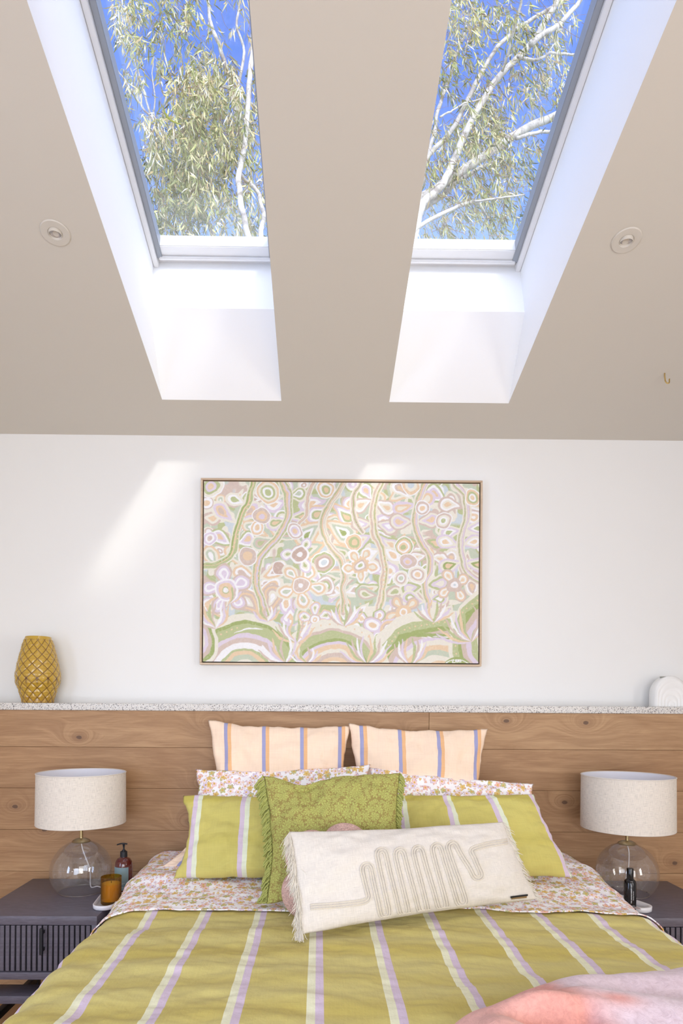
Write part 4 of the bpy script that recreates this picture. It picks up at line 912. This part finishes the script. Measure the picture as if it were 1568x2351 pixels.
put('nozzle', tubes([(smooth_path([(bx+.015, by-.004, zz_+.026), (bx, by, zz_+.0275), (bx-.016, by+.003, zz_+.0255), (bx-.031, by+.006, zz_+.0205)], 4), np.linspace(.0034, .0026, 13))], 8), M_black, pm)
# right tray, card and black bottle
rt = atz(1440, 2085, ZN+.01)
tray('tray', 1.268, 2.69, .046, .112, .022, R(22), 'white marble oval tray under the small black bottle, right nightstand', M_marble, thick=.014)
b2 = atz(1446, 2090, ZN+.005); bx, by = b2[0], b2[1]; bz = ZN+.0052; r = .0235
bt = empty('spray_bottle', (bx, by, bz), 'small glossy black bottle with fine white lettering on the right marble tray', 'bottle')
M_gb = plain('gloss_black', (14, 12, 16), .12, 0, 10, 0)
H1 = at(1446, 2008, by)[2]-bz; H2 = at(1446, 1987, by)[2]-bz
H1 = .126; H2 = .168
put('bottle_body', lathe([(0, bz), (r-.004, bz), (r, bz+.005), (r, bz+H1-.016), (r-.003, bz+H1-.007), (r-.009, bz+H1-.001), (.012, bz+H1), (0, bz+H1)], bx, by, 48), M_gb, bt)
put('cap', lathe([(0, bz+H1), (.0128, bz+H1), (.0130, bz+H2-.002), (.012, bz+H2), (0, bz+H2-.0006)], bx, by, 36), M_gb, bt)
M_ink = plain('white_ink', (225, 225, 228), .5, 0, 10, 0)
def text(body, size, loc, rot, par, mt, name='lettering', ext=.0001):
    cu = D.curves.new('t', 'FONT'); cu.body = body; cu.size = size; cu.extrude = ext; cu.align_x = 'LEFT'
    to = D.objects.new('t', cu); C.objects.link(to); bpy.context.view_layer.update()
    me = bpy.data.meshes.new_from_object(to.evaluated_get(bpy.context.evaluated_depsgraph_get())); D.objects.remove(to)
    M = Matrix.Translation(loc) @ rot.to_4x4(); me.transform(M); return put(name, me, mt, par)
from mathutils import Euler
ang = R(262); tx = bx+(r+.0004)*math.cos(ang); ty = by+(r+.0004)*math.sin(ang)
rot = Euler((0, 0, ang+R(90))).to_matrix() @ Euler((R(90), 0, 0)).to_matrix() @ Euler((0, 0, R(90))).to_matrix()
text('THE AROMATHERAPY CO', .0062, (tx, ty-.0002, bz+.034), rot, bt, M_ink)
ang = R(279); tx = bx+(r+.0004)*math.cos(ang); ty = by+(r+.0004)*math.sin(ang)
text('therapy kitchen', .0058, (tx, ty-.0002, bz+.046), Euler((0, 0, ang+R(90))).to_matrix() @ Euler((R(90), 0, 0)).to_matrix() @ Euler((0, 0, R(90))).to_matrix(), bt, M_ink)
mk = [(np.array([on_cyl(bx, by, r+.0003, R(a), bz+z_) for a in np.linspace(a0, a1, 10)]), .00045) for z_, a0, a1 in ((.0245, 250, 290), (.0225, 245, 300), (.0165, 248, 296), (.0145, 245, 300))]
mk.append((np.array([on_cyl(bx, by, .0205, R(a), bz+H1-.008+z_) for a, z_ in ((250, .0), (258, .002), (264, -.001), (270, .002), (276, .0))]), .0006))
for q_ in mk: put('printed_line', tubes([q_], 4), M_ink, bt)
cardp = []
cdm = bmesh.new(); n = 28
cc = (1.236, 2.635); vt = []
for k in range(n):
    a = 2*math.pi*k/n; u_, v_ = .078*math.cos(a), .018*math.sin(a)*(1+.0*math.cos(a)); ro = R(-68); vt.append((cc[0]+u_*math.cos(ro)-v_*math.sin(ro), cc[1]+u_*math.sin(ro)+v_*math.cos(ro)))
lo = [cdm.verts.new((p_[0], p_[1], ZN+.0232)) for p_ in vt]; hi = [cdm.verts.new((p_[0], p_[1], ZN+.0242)) for p_ in vt]
cdm.faces.new(lo[::-1]); cdm.faces.new(hi)
for k in range(n): cdm.faces.new((lo[k], lo[(k+1) % n], hi[(k+1) % n], hi[k]))
put('printed_card', bme(cdm), plain('mauve_card', (196, 178, 176), .6, .02, 20, 0), origin=(cc[0], cc[1], ZN+.0232), label='narrow oval mauve-grey card lying across the right marble tray', cat='card')

# ------------------------------------------------------------ bed
XC = .214; HW = 1.000; RA = .10; AF = HW-RA
def sst(a, b, x): t = min(1, max(0, (x-a)/(b-a))); return t*t*(3-2*t)
def z0(Y): return .665+.048*sst(2.42, 2.78, Y)
def bedpt(s, Y, off=0., drop=.36, noise_amp=1., seed=0.):
    """cross-section of the made bed by arc length s from the centre line, lifted by off"""
    a = abs(s); sg = 1 if s >= 0 else -1; z = z0(Y); arc = RA*math.pi/2
    if a < AF: x, zz, nx, nz_ = a, z-.020*(a/AF)**2, 0., 1.
    elif a < AF+arc: th = (a-AF)/RA; x, zz, nx, nz_ = AF+RA*math.sin(th), z-.020-RA*(1-math.cos(th)), math.sin(th), math.cos(th)
    else: d_ = a-AF-arc; x, zz, nx, nz_ = HW+.006*math.sin(Y*17+sg)*min(1, d_*4)-.02*min(1, d_*5), z-.020-RA-d_, 1., 0.
    top = 1 if a < AF+arc*.6 else .25
    w_ = noise_amp*top*(.012*fbm(s*1.6+seed, Y*3.6, seed, 1.3, 3)+.006*fbm(s*3.2, Y*11+s*3, 5+seed, 1., 3)+.0028*fbm(s*15, Y*24, 9, 1., 3))
    o_ = off+w_; return (XC+sg*(x+nx*o_), Y, zz+nz_*o_)
def cover(s0, s1, Yf, Yb, ns, ny, off, seed=0., na=1., uvo=(0, 0), edge=None):
    P = np.zeros((ny, ns, 3)); U = np.zeros((ny, ns, 2))
    for j in range(ny):
        for i in range(ns):
            s = s0+(s1-s0)*i/(ns-1); yf = Yf(s) if callable(Yf) else Yf; Y = yf+(Yb-yf)*j/(ny-1)
            o_ = off if edge is None else off*min(1., .25+j*.5)
            P[j, i] = bedpt(s, Y, o_, noise_amp=na, seed=seed); U[j, i] = (XC+s+uvo[0], Y+uvo[1])
    return grid_mesh(P, U)
bed = empty('bed', (XC, 2.0, 0), 'wide bed made up with olive striped and floral linen against the oak wall', 'bed')
put('mattress', mbox(XC-.93, XC+.93, .95, 3.07, .33, .60, bev=.04, seg=4), M_white, bed)
put('bed_base', mbox(XC-.93, XC+.93, .95, 3.07, .12, .328, bev=.01), plain('grey_upholstery', (150, 146, 142), .9, .08, 90, .2), bed)
for a in (XC-.88, XC+.82):
    for b in (1.05, 2.95): put('leg', mbox(a, a+.06, b, b+.06, .0105, .12, bev=.004), M_black, bed)
SM = AF+RA*math.pi/2+.30
def foldfront(s):
    a = abs(s); y = 2.315+.012*math.sin(s*5.2+.6)+.010*fbm(s*2.2, 3.3)
    y += -.018*math.exp(-((s+.30)/.10)**2)                       # dip under the green cushion corner
    return y-.05*sst(.88, 1.06, a)
duv = put('duvet', cover(-SM, SM, .86, 2.44, 300, 230, .0), M_duvet, origin=(XC, 1.7, .66), label='olive linen duvet with cream and lilac stripes spread over the bed', cat='duvet')
sm = duv.modifiers.new('thickness', 'SOLIDIFY'); sm.thickness = .006; sm.offset = -1
fs = put('flat_sheet', cover(-SM, SM, foldfront, 3.06, 260, 90, .010, na=1., seed=0.), M_floral, origin=(XC, 2.6, .68), label='white cotton sheet with small pink and mustard flowers folded over the duvet', cat='sheet')
sm = fs.modifiers.new('thickness', 'SOLIDIFY'); sm.thickness = .0035; sm.offset = -1

# ------------------------------------------------------------ cushions
class Cushion:
    def __init__(s, c, thick, pu=.08, pv=.06, n=(56, 40), seed=0, dip=None, wr=1., su=0, fl=2.4, belly=0.):
        s.c = [np.array(p, float) for p in c]; s.t = thick; s.pu, s.pv, s.n, s.seed, s.dip, s.wr, s.fl, s.belly = pu, pv, n, seed, dip, wr, fl, belly
        r_ = s.c[1]-s.c[0]; u_ = s.c[0]-s.c[3]; s.nr = np.cross(r_/np.linalg.norm(r_), u_/np.linalg.norm(u_)); s.nr /= -np.linalg.norm(s.nr)
        if s.nr[1] > 0: s.nr = -s.nr
        s.W = np.linalg.norm((s.c[1]+s.c[2]-s.c[0]-s.c[3])/2); s.H = np.linalg.norm((s.c[0]+s.c[1]-s.c[3]-s.c[2])/2)
    def base(s, u, v):
        uu = u*(1-s.pu*math.cos(math.pi*v/2)*abs(u)); vv = v*(1-s.pv*math.cos(math.pi*u/2)*abs(v))
        if s.dip: vv -= s.dip[1]*math.exp(-((u-s.dip[0])/s.dip[2])**2)*max(0, v)**2.5
        uu += .012*s.wr*fbm(v*2.6, s.seed+u*.3)*abs(u)**3; vv += .016*s.wr*fbm(u*3.1, s.seed+9+v*.3)*abs(v)**3
        a, b = (uu+1)/2, (vv+1)/2; TL, TR, BR, BL = s.c
        return TL*(1-a)*b+TR*a*b+BR*a*(1-b)+BL*(1-a)*(1-b), a, b
    def T(s, u, v, side):
        e = (max(0, 1-abs(u)**s.fl)*max(0, 1-abs(v)**s.fl)); t = s.t*e**.5
        r_ = abs(u)*abs(v); w_ = s.wr*(.010*fbm(u*1.6, v*1.6, s.seed+side*5, 1.2, 3)+.006*fbm(u*6-v*3, v*5+u*2, s.seed+3, 1, 3))*min(1, e*5)
        if s.dip: w_ -= .045*math.exp(-((u-s.dip[0]-.25*(1-v))/(.16))**2)*sst(-.1, 1, v)*min(1, e*4)
        return t+w_+s.belly*e*(1 if v < 0 else 0)*abs(v)
    def front(s, u, v, off=0.):
        p, a, b = s.base(u, v); return p+s.nr*(s.T(u, v, 0)+off)
    def mesh(s, uvo=(0, 0)):
        nu, nv = s.n; g = lambda n: np.sin(np.linspace(-1, 1, n)*math.pi/2*.999)*.5+np.linspace(-1, 1, n)*.5
        us, vs_ = g(nu), g(nv); us[0] = vs_[0] = -1; us[-1] = vs_[-1] = 1
        V = []; UV = []; idx = {}
        for side in (0, 1):
            for j, v in enumerate(vs_):
                for i, u in enumerate(us):
                    edge = i in (0, nu-1) or j in (0, nv-1)
                    if side and edge: idx[(1, j, i)] = idx[(0, j, i)]; continue
                    p, a, b = s.base(u, v)
                    if not edge: p = p+s.nr*(s.T(u, v, side)*(1 if side == 0 else -.8))
                    idx[(side, j, i)] = len(V); V.append(p); UV.append((a*s.W+uvo[0], b*s.H+uvo[1]))
        Q = []
        for side in (0, 1):
            for j in range(nv-1):
                for i in range(nu-1):
                    q = [idx[(side, j, i)], idx[(side, j, i+1)], idx[(side, j+1, i+1)], idx[(side, j+1, i)]]; Q.append(q if side == 0 else q[::-1])
        return raw_mesh(V, Q, uv=UV)
def P3(*a): return at(*a)
def mk_cushion(name, c, thick, mat_, label, cat, grp=None, uvo=(0, 0), **kw):
    cu = Cushion(c, thick, **kw); o = put(name, cu.mesh(uvo), mat_, origin=tuple(min(c, key=lambda p: p[2])), label=label, cat=cat, group=grp)
    return cu, o
mk_cushion('pillow', [P3(478, 1653, 2.985), P3(804, 1666, 2.985), P3(800, 1970, 2.80), P3(488, 1970, 2.80)], .062, M_peach, 'peach linen pillow with lilac and orange stripes standing at the back left', 'pillow', 'peach striped pillows at the back', wr=2.0, seed=1, pu=.10, pv=.07)
mk_cushion('pillow', [P3(800, 1659, 2.975), P3(1119, 1674, 2.985), P3(1106, 1970, 2.80), P3(808, 1970, 2.80)], .062, M_peach2, 'peach linen pillow with lilac and orange stripes standing at the back right', 'pillow', 'peach striped pillows at the back', wr=2.0, seed=4, pu=.10, pv=.08)
mk_cushion('pillow', [P3(450, 1768, 2.87), P3(850, 1756, 2.87), P3(842, 1984, 2.69), P3(438, 1984, 2.69)], .050, M_floral, 'small-flowered white pillow peeking out behind the left olive pillow', 'pillow', 'small-flowered white pillows', wr=2.0, seed=7, pu=.07, pv=.07)
mk_cushion('pillow', [P3(850, 1762, 2.87), P3(1225, 1800, 2.87), P3(1238, 1984, 2.69), P3(852, 1984, 2.69)], .050, M_floral, 'small-flowered white pillow peeking out behind the right olive pillow', 'pillow', 'small-flowered white pillows', wr=2.0, seed=11, pu=.05, pv=.05, uvo=(.37, .2))
mk_cushion('pillow', [P3(418, 1826, 2.76), P3(818, 1826, 2.76), P3(822, 2020, 2.56), P3(396, 2018, 2.57)], .070, M_olive, 'olive linen pillow with lilac and cream stripes on the left', 'pillow', 'olive striped pillows', wr=2.0, seed=15, pu=.13, pv=.05)
mk_cushion('pillow', [P3(838, 1826, 2.76), P3(1226, 1823, 2.76), P3(1318, 2014, 2.60), P3(838, 2022, 2.56)], .074, M_olive2, 'olive linen pillow with lilac and cream stripes on the right', 'pillow', 'olive striped pillows', wr=2.0, seed=21, pu=.03, pv=.05)
# peach sheet corner that shows beneath the left olive pillow
mk_cushion('pillow', [P3(446, 1922, 2.88), P3(600, 1930, 2.88), P3(600, 1992, 2.74), P3(372, 1990, 2.76)], .02, M_peach, 'peach striped pillow lying flat under the left pillows, only a corner showing', 'pillow', seed=31, uvo=(.02, 0))
gc, go = mk_cushion('cushion', [P3(604, 1783, 2.53), P3(918, 1774, 2.53), P3(938, 2070, 2.34), P3(612, 2074, 2.32)], .062, M_green, 'square green tonal-flowered cushion with thick corded fringe in the middle of the pillows', 'cushion', seed=41, pu=.10, pv=.03, dip=(-.42, .14, .30), wr=1.3, n=(72, 60))
tw = []
for side in (-1, 1):
    for k in range(66):
        v = 1-2*(k+.5)/66; p0, _, _ = gc.base(side*1.0, v); n_ = gc.nr; out = np.array([side, 0, 0.])
        for q in range(2):
            ln = rng.uniform(.034, .05)*(1 if side < 0 else .7); d_ = out*rng.uniform(.35, .7)*(1 if side < 0 else .8)+np.array([0, 0, -1.0])*rng.uniform(.7, 1.1)+n_*rng.uniform(-.15, .35); d_ /= np.linalg.norm(d_)
            pts = []; st = p0+n_*rng.uniform(-.006, .008)+np.array([0, 0, rng.uniform(-.003, .003)])
            e1 = np.cross(d_, n_); e1 /= np.linalg.norm(e1)
            for i in range(9):
                t_ = i/8; zl = max(0, .690-(st+d_*ln*t_)[2]); pts.append(st+d_*ln*t_+out*.006*math.sin(t_*2.5)+np.array([0, 0, zl])+e1*.0012*math.cos(i*1.9)+n_*.0012*math.sin(i*1.9))
            tw.append((np.array(pts), np.array([.0028 if i % 2 else .0036 for i in range(9)])))
put('fringe', tubes(tw, 6), M_cord_green, go, kind='stuff')
# pink flower cushion
fc = at(766, 2012, 2.26); upv = np.array([.06, .34, .93]); upv /= np.linalg.norm(upv); rtv = np.array([1, .0, -.03]); rtv -= upv*(rtv@upv); rtv /= np.linalg.norm(rtv); nv_ = np.cross(rtv, upv)
nv_ = nv_ if nv_[1] < 0 else -nv_; NT_, NR_ = 180, 26; V = []; Rf = .192
def flr(th): return Rf*(.74+.26*abs(math.cos(2.5*(th-R(70))))**.62)
rows_f, rows_b = [], []
for j in range(NR_):
    q = math.sin(j/(NR_-1)*math.pi/2); rf, rb = [], []
    for i in range(NT_+1):
        th_ = 2*math.pi*i/NT_; r_ = flr(th_)*q; pet = abs(math.cos(2.5*(th_-R(70))))**.5
        t_ = .050*math.sqrt(max(0, 1-q**2.6))*(1-.30*(1-pet)*q); t_ -= .012*math.exp(-((q-.42)/.10)**2)
        p_ = fc+rtv*r_*math.cos(th_)+upv*r_*math.sin(th_); nn = .002*fbm(r_*40*math.cos(th_), r_*40*math.sin(th_), 3)
        rf.append(p_+nv_*(t_+nn)); rb.append(p_-nv_*t_*.7)
    rows_f.append(rf); rows_b.append(rb)
put('cushion', grid_mesh(np.array(rows_f+rows_b[::-1][1:])), M_boucle, origin=tuple(fc-upv*.15), label='pink boucle flower-shaped cushion mostly hidden behind the long cream cushion', cat='cushion')
# long cream cushion with rope pattern
LCc = [P3(664, 1910, 2.19), P3(1154, 1887, 2.40), P3(1232, 2064, 2.32), P3(688, 2146, 2.02)]
lc, lo_ = mk_cushion('cushion', LCc, .058, M_natural, 'long cream cushion with looping rope pattern and frayed ends lying in front', 'cushion', seed=51, pu=.02, pv=.05, wr=.8, n=(90, 44))
def inv(px_, py_, u=0., v=0.):
    for _ in range(12):
        p0 = proj(lc.front(u, v)); e = np.array([px_, py_])-p0
        if abs(e).max() < .05: break
        du = (proj(lc.front(u+.004, v))-p0)/.004; dv = (proj(lc.front(u, v+.004))-p0)/.004
        J = np.stack([du, dv], 1)
        try: st = np.linalg.solve(J, e)
        except Exception: break
        u = min(.985, max(-.985, u+np.clip(st[0], -.3, .3))); v = min(.96, max(-.96, v+np.clip(st[1], -.3, .3)))
    return u, v
tops = [(842, 1984), (876, 1950), (918, 1950), (960, 1945), (1003, 1939), (1039, 1934)]; bots = [(884, 2108), (928, 2104), (972, 2098), (1016, 2090), (1060, 2080), (1096, 2018)]
hs = 10.5
path = [(712, 2083), (780, 2078), (835, 2071), (848, 2062), (842, 2040), (832, 1998)]
def capArc(c, r_, up, lx, rx, n=7):
    o = []
    for k in range(n+1):
        a = math.pi*(1-k/n); o.append(((lx+rx)/2+(rx-lx)/2*-math.cos(math.pi*k/n)*1., c[1]+(-1 if up else 1)*(r_*math.sin(math.pi*k/n)-r_)))
    return o
for k in range(6):
    tx_, ty_ = tops[k]; bx_, by_ = bots[k]
    path += capArc((tx_, ty_), 11, True, tx_-hs, tx_+hs)
    path += [(tx_+hs+(bx_-hs-tx_-hs)*q, ty_+14+(by_-ty_-28)*q) for q in (.25, .5, .75)]
    path += capArc((bx_, by_), 11, False, bx_-hs, bx_+hs)
    nx = tops[k+1] if k < 5 else (1086, 1950)
    path += [(bx_+hs+(nx[0]-hs-bx_-hs)*q, by_-14+(nx[1]-by_+28)*q) for q in (.25, .5, .75)]
path = path[:-2]+[(1092, 1975), (1080, 1952), (1096, 1945), (1125, 1938), (1164, 1932)]
Pp = np.array(path, float); seg = np.r_[0, np.cumsum(np.hypot(*np.diff(Pp, axis=0).T))]; tq = np.linspace(0, seg[-1], 620)
Pp = np.stack([np.interp(tq, seg, Pp[:, 0]), np.interp(tq, seg, Pp[:, 1])], 1); ker = np.ones(5)/5
for c_ in (0, 1): Pp[2:-2, c_] = np.convolve(Pp[:, c_], ker, 'valid')
tg = np.gradient(Pp, axis=0); tg /= np.linalg.norm(tg, axis=1)[:, None]+1e-9; nm = np.stack([-tg[:, 1], tg[:, 0]], 1)
for off in (-5.4, 0, 5.4):
    u, v = inv(*(Pp[0]+nm[0]*off), -.9, -.6); pts = []
    for p_, n__ in zip(Pp, nm):
        u, v = inv(*(p_+n__*off), u, v); pts.append(lc.front(u, v, .0022))
    pts = np.array(pts); tws = np.array([.0023+.0004*math.sin(i*2.4) for i in range(len(pts))])
    put('rope', tubes([(pts, tws)], 7), M_cord, lo_)
def fray(cu, par, side, n, ln0, ln1, dirf, up=0.):
    tw = []
    for k in range(n):
        v = rng.uniform(-1, 1); p0, _, _ = cu.base(side*(1-.01*rng.random()), v); ln = rng.uniform(ln0, ln1); d_ = np.array(dirf(v), float)+rng.normal(0, .22, 3); d_ /= np.linalg.norm(d_); pts = []
        for i in range(5):
            t_ = i/4; q = p0+d_*ln*t_+np.array([0, 0, -1.])*ln*.35*t_*t_; q[2] = max(q[2], z0(q[1])+.006); pts.append(q)
        tw.append((np.array(pts), np.array([.0013, .0013, .0011, .0009, .0005])))
    put('frayed_end', tubes(tw, 4), M_fray, par, kind='stuff')
fray(lc, lo_, -1, 620, .025, .050, lambda v: (-.35+.25*(v < 0), -.75, -.55))
fray(lc, lo_, 1, 260, .015, .035, lambda v: (.9, .15, -.35))
lab = [lc.front(*inv(x, y), .0035) for x, y in ((1173, 2063), (1208, 2058), (1208, 2065), (1173, 2070))]
bm = bmesh.new(); f_ = quad(bm, *[tuple(p) for p in lab]); r_ = bmesh.ops.extrude_face_region(bm, geom=[f_]); bmesh.ops.translate(bm, vec=tuple(lc.nr*.002), verts=[g for g in r_['geom'] if isinstance(g, bmesh.types.BMVert)])
tg_ = put('leather_label', bme(bm), plain('brass_label', (150, 122, 84), .4, .2, 300, .2, metal=.3), lo_)
lb2 = [lc.front(*inv(x, y), .0040) for x, y in ((1171, 2059), (1210, 2054), (1210, 2058), (1171, 2063))]
bm = bmesh.new(); f_ = quad(bm, *[tuple(p) for p in lb2]); r_ = bmesh.ops.extrude_face_region(bm, geom=[f_]); bmesh.ops.translate(bm, vec=tuple(lc.nr*.0022), verts=[g for g in r_['geom'] if isinstance(g, bmesh.types.BMVert)])
put('label_border', bme(bm), M_black, tg_)

# ------------------------------------------------------------ mohair throw
thr = NT('mohair'); v = thr.coord(); n1 = thr.noise(v, 60, 4, .6, .7); a_ = thr.n('Attribute', attribute_name='Col').outputs['Color']
thr.p(Base_Color=thr.mix(1., a_, thr.ramp(n1, [(.3, (.82, .78, .78, 1)), (.6, (1, 1, 1, 1))]), 'MULTIPLY'), Roughness=.95); thr.b.inputs['Sheen Weight'].default_value = .25; thr.b.inputs['Specular IOR Level'].default_value = .1; thr.bump(n1, .5, .006)
NXt, NYt = 170, 170
edge_ = smooth_path([(*atz(x, y, z)[:2], 0) for x, y, z in ((1040, 2372, .69), (1148, 2308, .705), (1255, 2268, .71), (1362, 2246, .71), (1480, 2232, .71), (1600, 2222, .70))], 30)[:, :2]
dirs = np.array([.40, -.92]); Pt = np.zeros((NYt, NXt, 3)); Ct = np.zeros((NYt, NXt, 3))
coral, rose, lil = np.array(L((224, 146, 132))[:3]), np.array(L((238, 194, 182))[:3]), np.array(L((232, 212, 220))[:3])
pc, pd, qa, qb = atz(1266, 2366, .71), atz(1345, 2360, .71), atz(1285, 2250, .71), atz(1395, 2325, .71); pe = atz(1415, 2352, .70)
qn = np.array([-(qb-qa)[1], (qb-qa)[0]]); qn /= np.linalg.norm(qn); qn = qn if qn[0] > 0 else -qn
def bedz(x, Y):
    a = abs(x-XC)
    if a < AF: return z0(Y)-.020*(a/AF)**2
    if a < HW: th_ = math.asin(min(1, (a-AF)/RA)); return z0(Y)-.020-RA*(1-math.cos(th_))
    return None
for j in range(NYt):
    tj = j/(NYt-1); dist = tj*.62
    for i in range(NXt):
        ti = i/(NXt-1); k = ti*(len(edge_)-1); k0 = min(int(k), len(edge_)-2); ep = edge_[k0]*(1-(k-k0))+edge_[k0+1]*(k-k0)
        x, Y = ep+dirs*dist; bz_ = bedz(x, Y)
        if bz_ is None: xx_ = XC+HW+.012+.01*tj; bz_ = z0(Y)-.02-RA-max(0, x-XC-HW)*1.0; x = min(x, xx_)
        roll = .034*math.sqrt(max(0, min(1, dist/.055)*(2-min(1, dist/.055))))
        rl2 = math.sqrt(max(0, min(1, (ti*1.1+.02)/.10)*(2-min(1, (ti*1.1+.02)/.10))))
        fold = .020*math.sin(dist*22-ti*5.5+.8*math.sin(ti*6))*sst(.03, .12, dist)+.012*fbm(x*4, Y*4, 2.)
        pit = .030*math.exp(-(((x-pc[0])/.10)**2+((Y-pc[1]-.030)/.020)**2))-.080*math.exp(-(((x-pc[0])/.070)**2+((Y-pc[1]+.008)/.026)**2))-.04*math.exp(-(((x-pd[0])/.022)**2+((Y-pd[1])/.018)**2))
        h_ = max(.012+.004*fbm(x*9, Y*9), (.012+roll+fold+pit)*rl2+.008)
        Pt[j, i] = (x, Y, bz_+h_+.012)
        band_ = .5+.5*math.sin((ti*1.0-tj*.55)*5.2+1.9+.8*fbm(x*3, Y*3, 7.))
        sdq = (np.array([x, Y])-qa[:2])@qn; m_ = sst(-.035, .045, sdq+.06+.02*fbm(x*5, Y*5, 4.))*(1-.9*math.exp(-(((x-pe[0])/.05)**2+((Y-pe[1])/.02)**2)))
        c_ = coral*(1-.6*band_)+rose*.6*band_; c_ = c_*(1-m_)+lil*m_
        pt_ = math.exp(-(((x-pc[0])/.07)**2+((Y-pc[1]+.012)/.018)**2)); Ct[j, i] = c_*(1-pt_*.6)+np.array(L((180, 78, 68))[:3])*pt_*.6  # darker red painted in to stand for shade inside the fold
me = grid_mesh(Pt); ca = me.color_attributes.new('Col', 'FLOAT_COLOR', 'POINT'); ca.data.foreach_set('color', np.concatenate([Ct.reshape(-1, 3), np.ones((NXt*NYt, 1))], 1).astype(np.float32).ravel())
to = put('throw', me, thr.m, origin=(.7, 1.5, .69), label='fluffy mohair throw in coral and lilac pink crumpled over the near right of the bed', cat='throw')
sm = to.modifiers.new('thickness', 'SOLIDIFY'); sm.thickness = .008; sm.offset = -1
# fuzz
gyv = np.gradient(Pt, axis=0); gxv = np.gradient(Pt, axis=1); Nn = np.cross(gxv, gyv); Nn /= np.linalg.norm(Nn, axis=2)[..., None]+1e-9
if Nn[..., 2].mean() < 0: Nn = -Nn
nF = 52000; jj = rng.integers(0, NYt-1, nF); ii = rng.integers(0, NXt-1, nF); fa, fb = rng.random((nF, 1)), rng.random((nF, 1))
Bp = Pt[jj, ii]+(Pt[jj, ii+1]-Pt[jj, ii])*fa+(Pt[jj+1, ii]-Pt[jj, ii])*fb; Dr = Nn[jj, ii]+rng.normal(0, .75, (nF, 3)); Dr /= np.linalg.norm(Dr, axis=1)[:, None]
dt = (Dr*Nn[jj, ii]).sum(1, keepdims=True); Dr = np.where(dt < .1, Dr+Nn[jj, ii]*(.3-dt), Dr); ln = rng.uniform(.003, .009, (nF, 1)); sd = np.cross(Dr, rng.normal(0, 1, (nF, 3))); sd /= np.linalg.norm(sd, axis=1)[:, None]; wd_ = .00035
Vf = np.stack([Bp-sd*wd_, Bp+sd*wd_, Bp+Dr*ln], 1).reshape(-1, 3); Cf = np.repeat(np.clip(Ct[jj, ii]*1.08, 0, 1), 3, 0)
put('fuzz', raw_mesh(Vf, np.arange(nF*3).reshape(-1, 3), col=Cf, smooth=False), thr.m, to, kind='stuff')
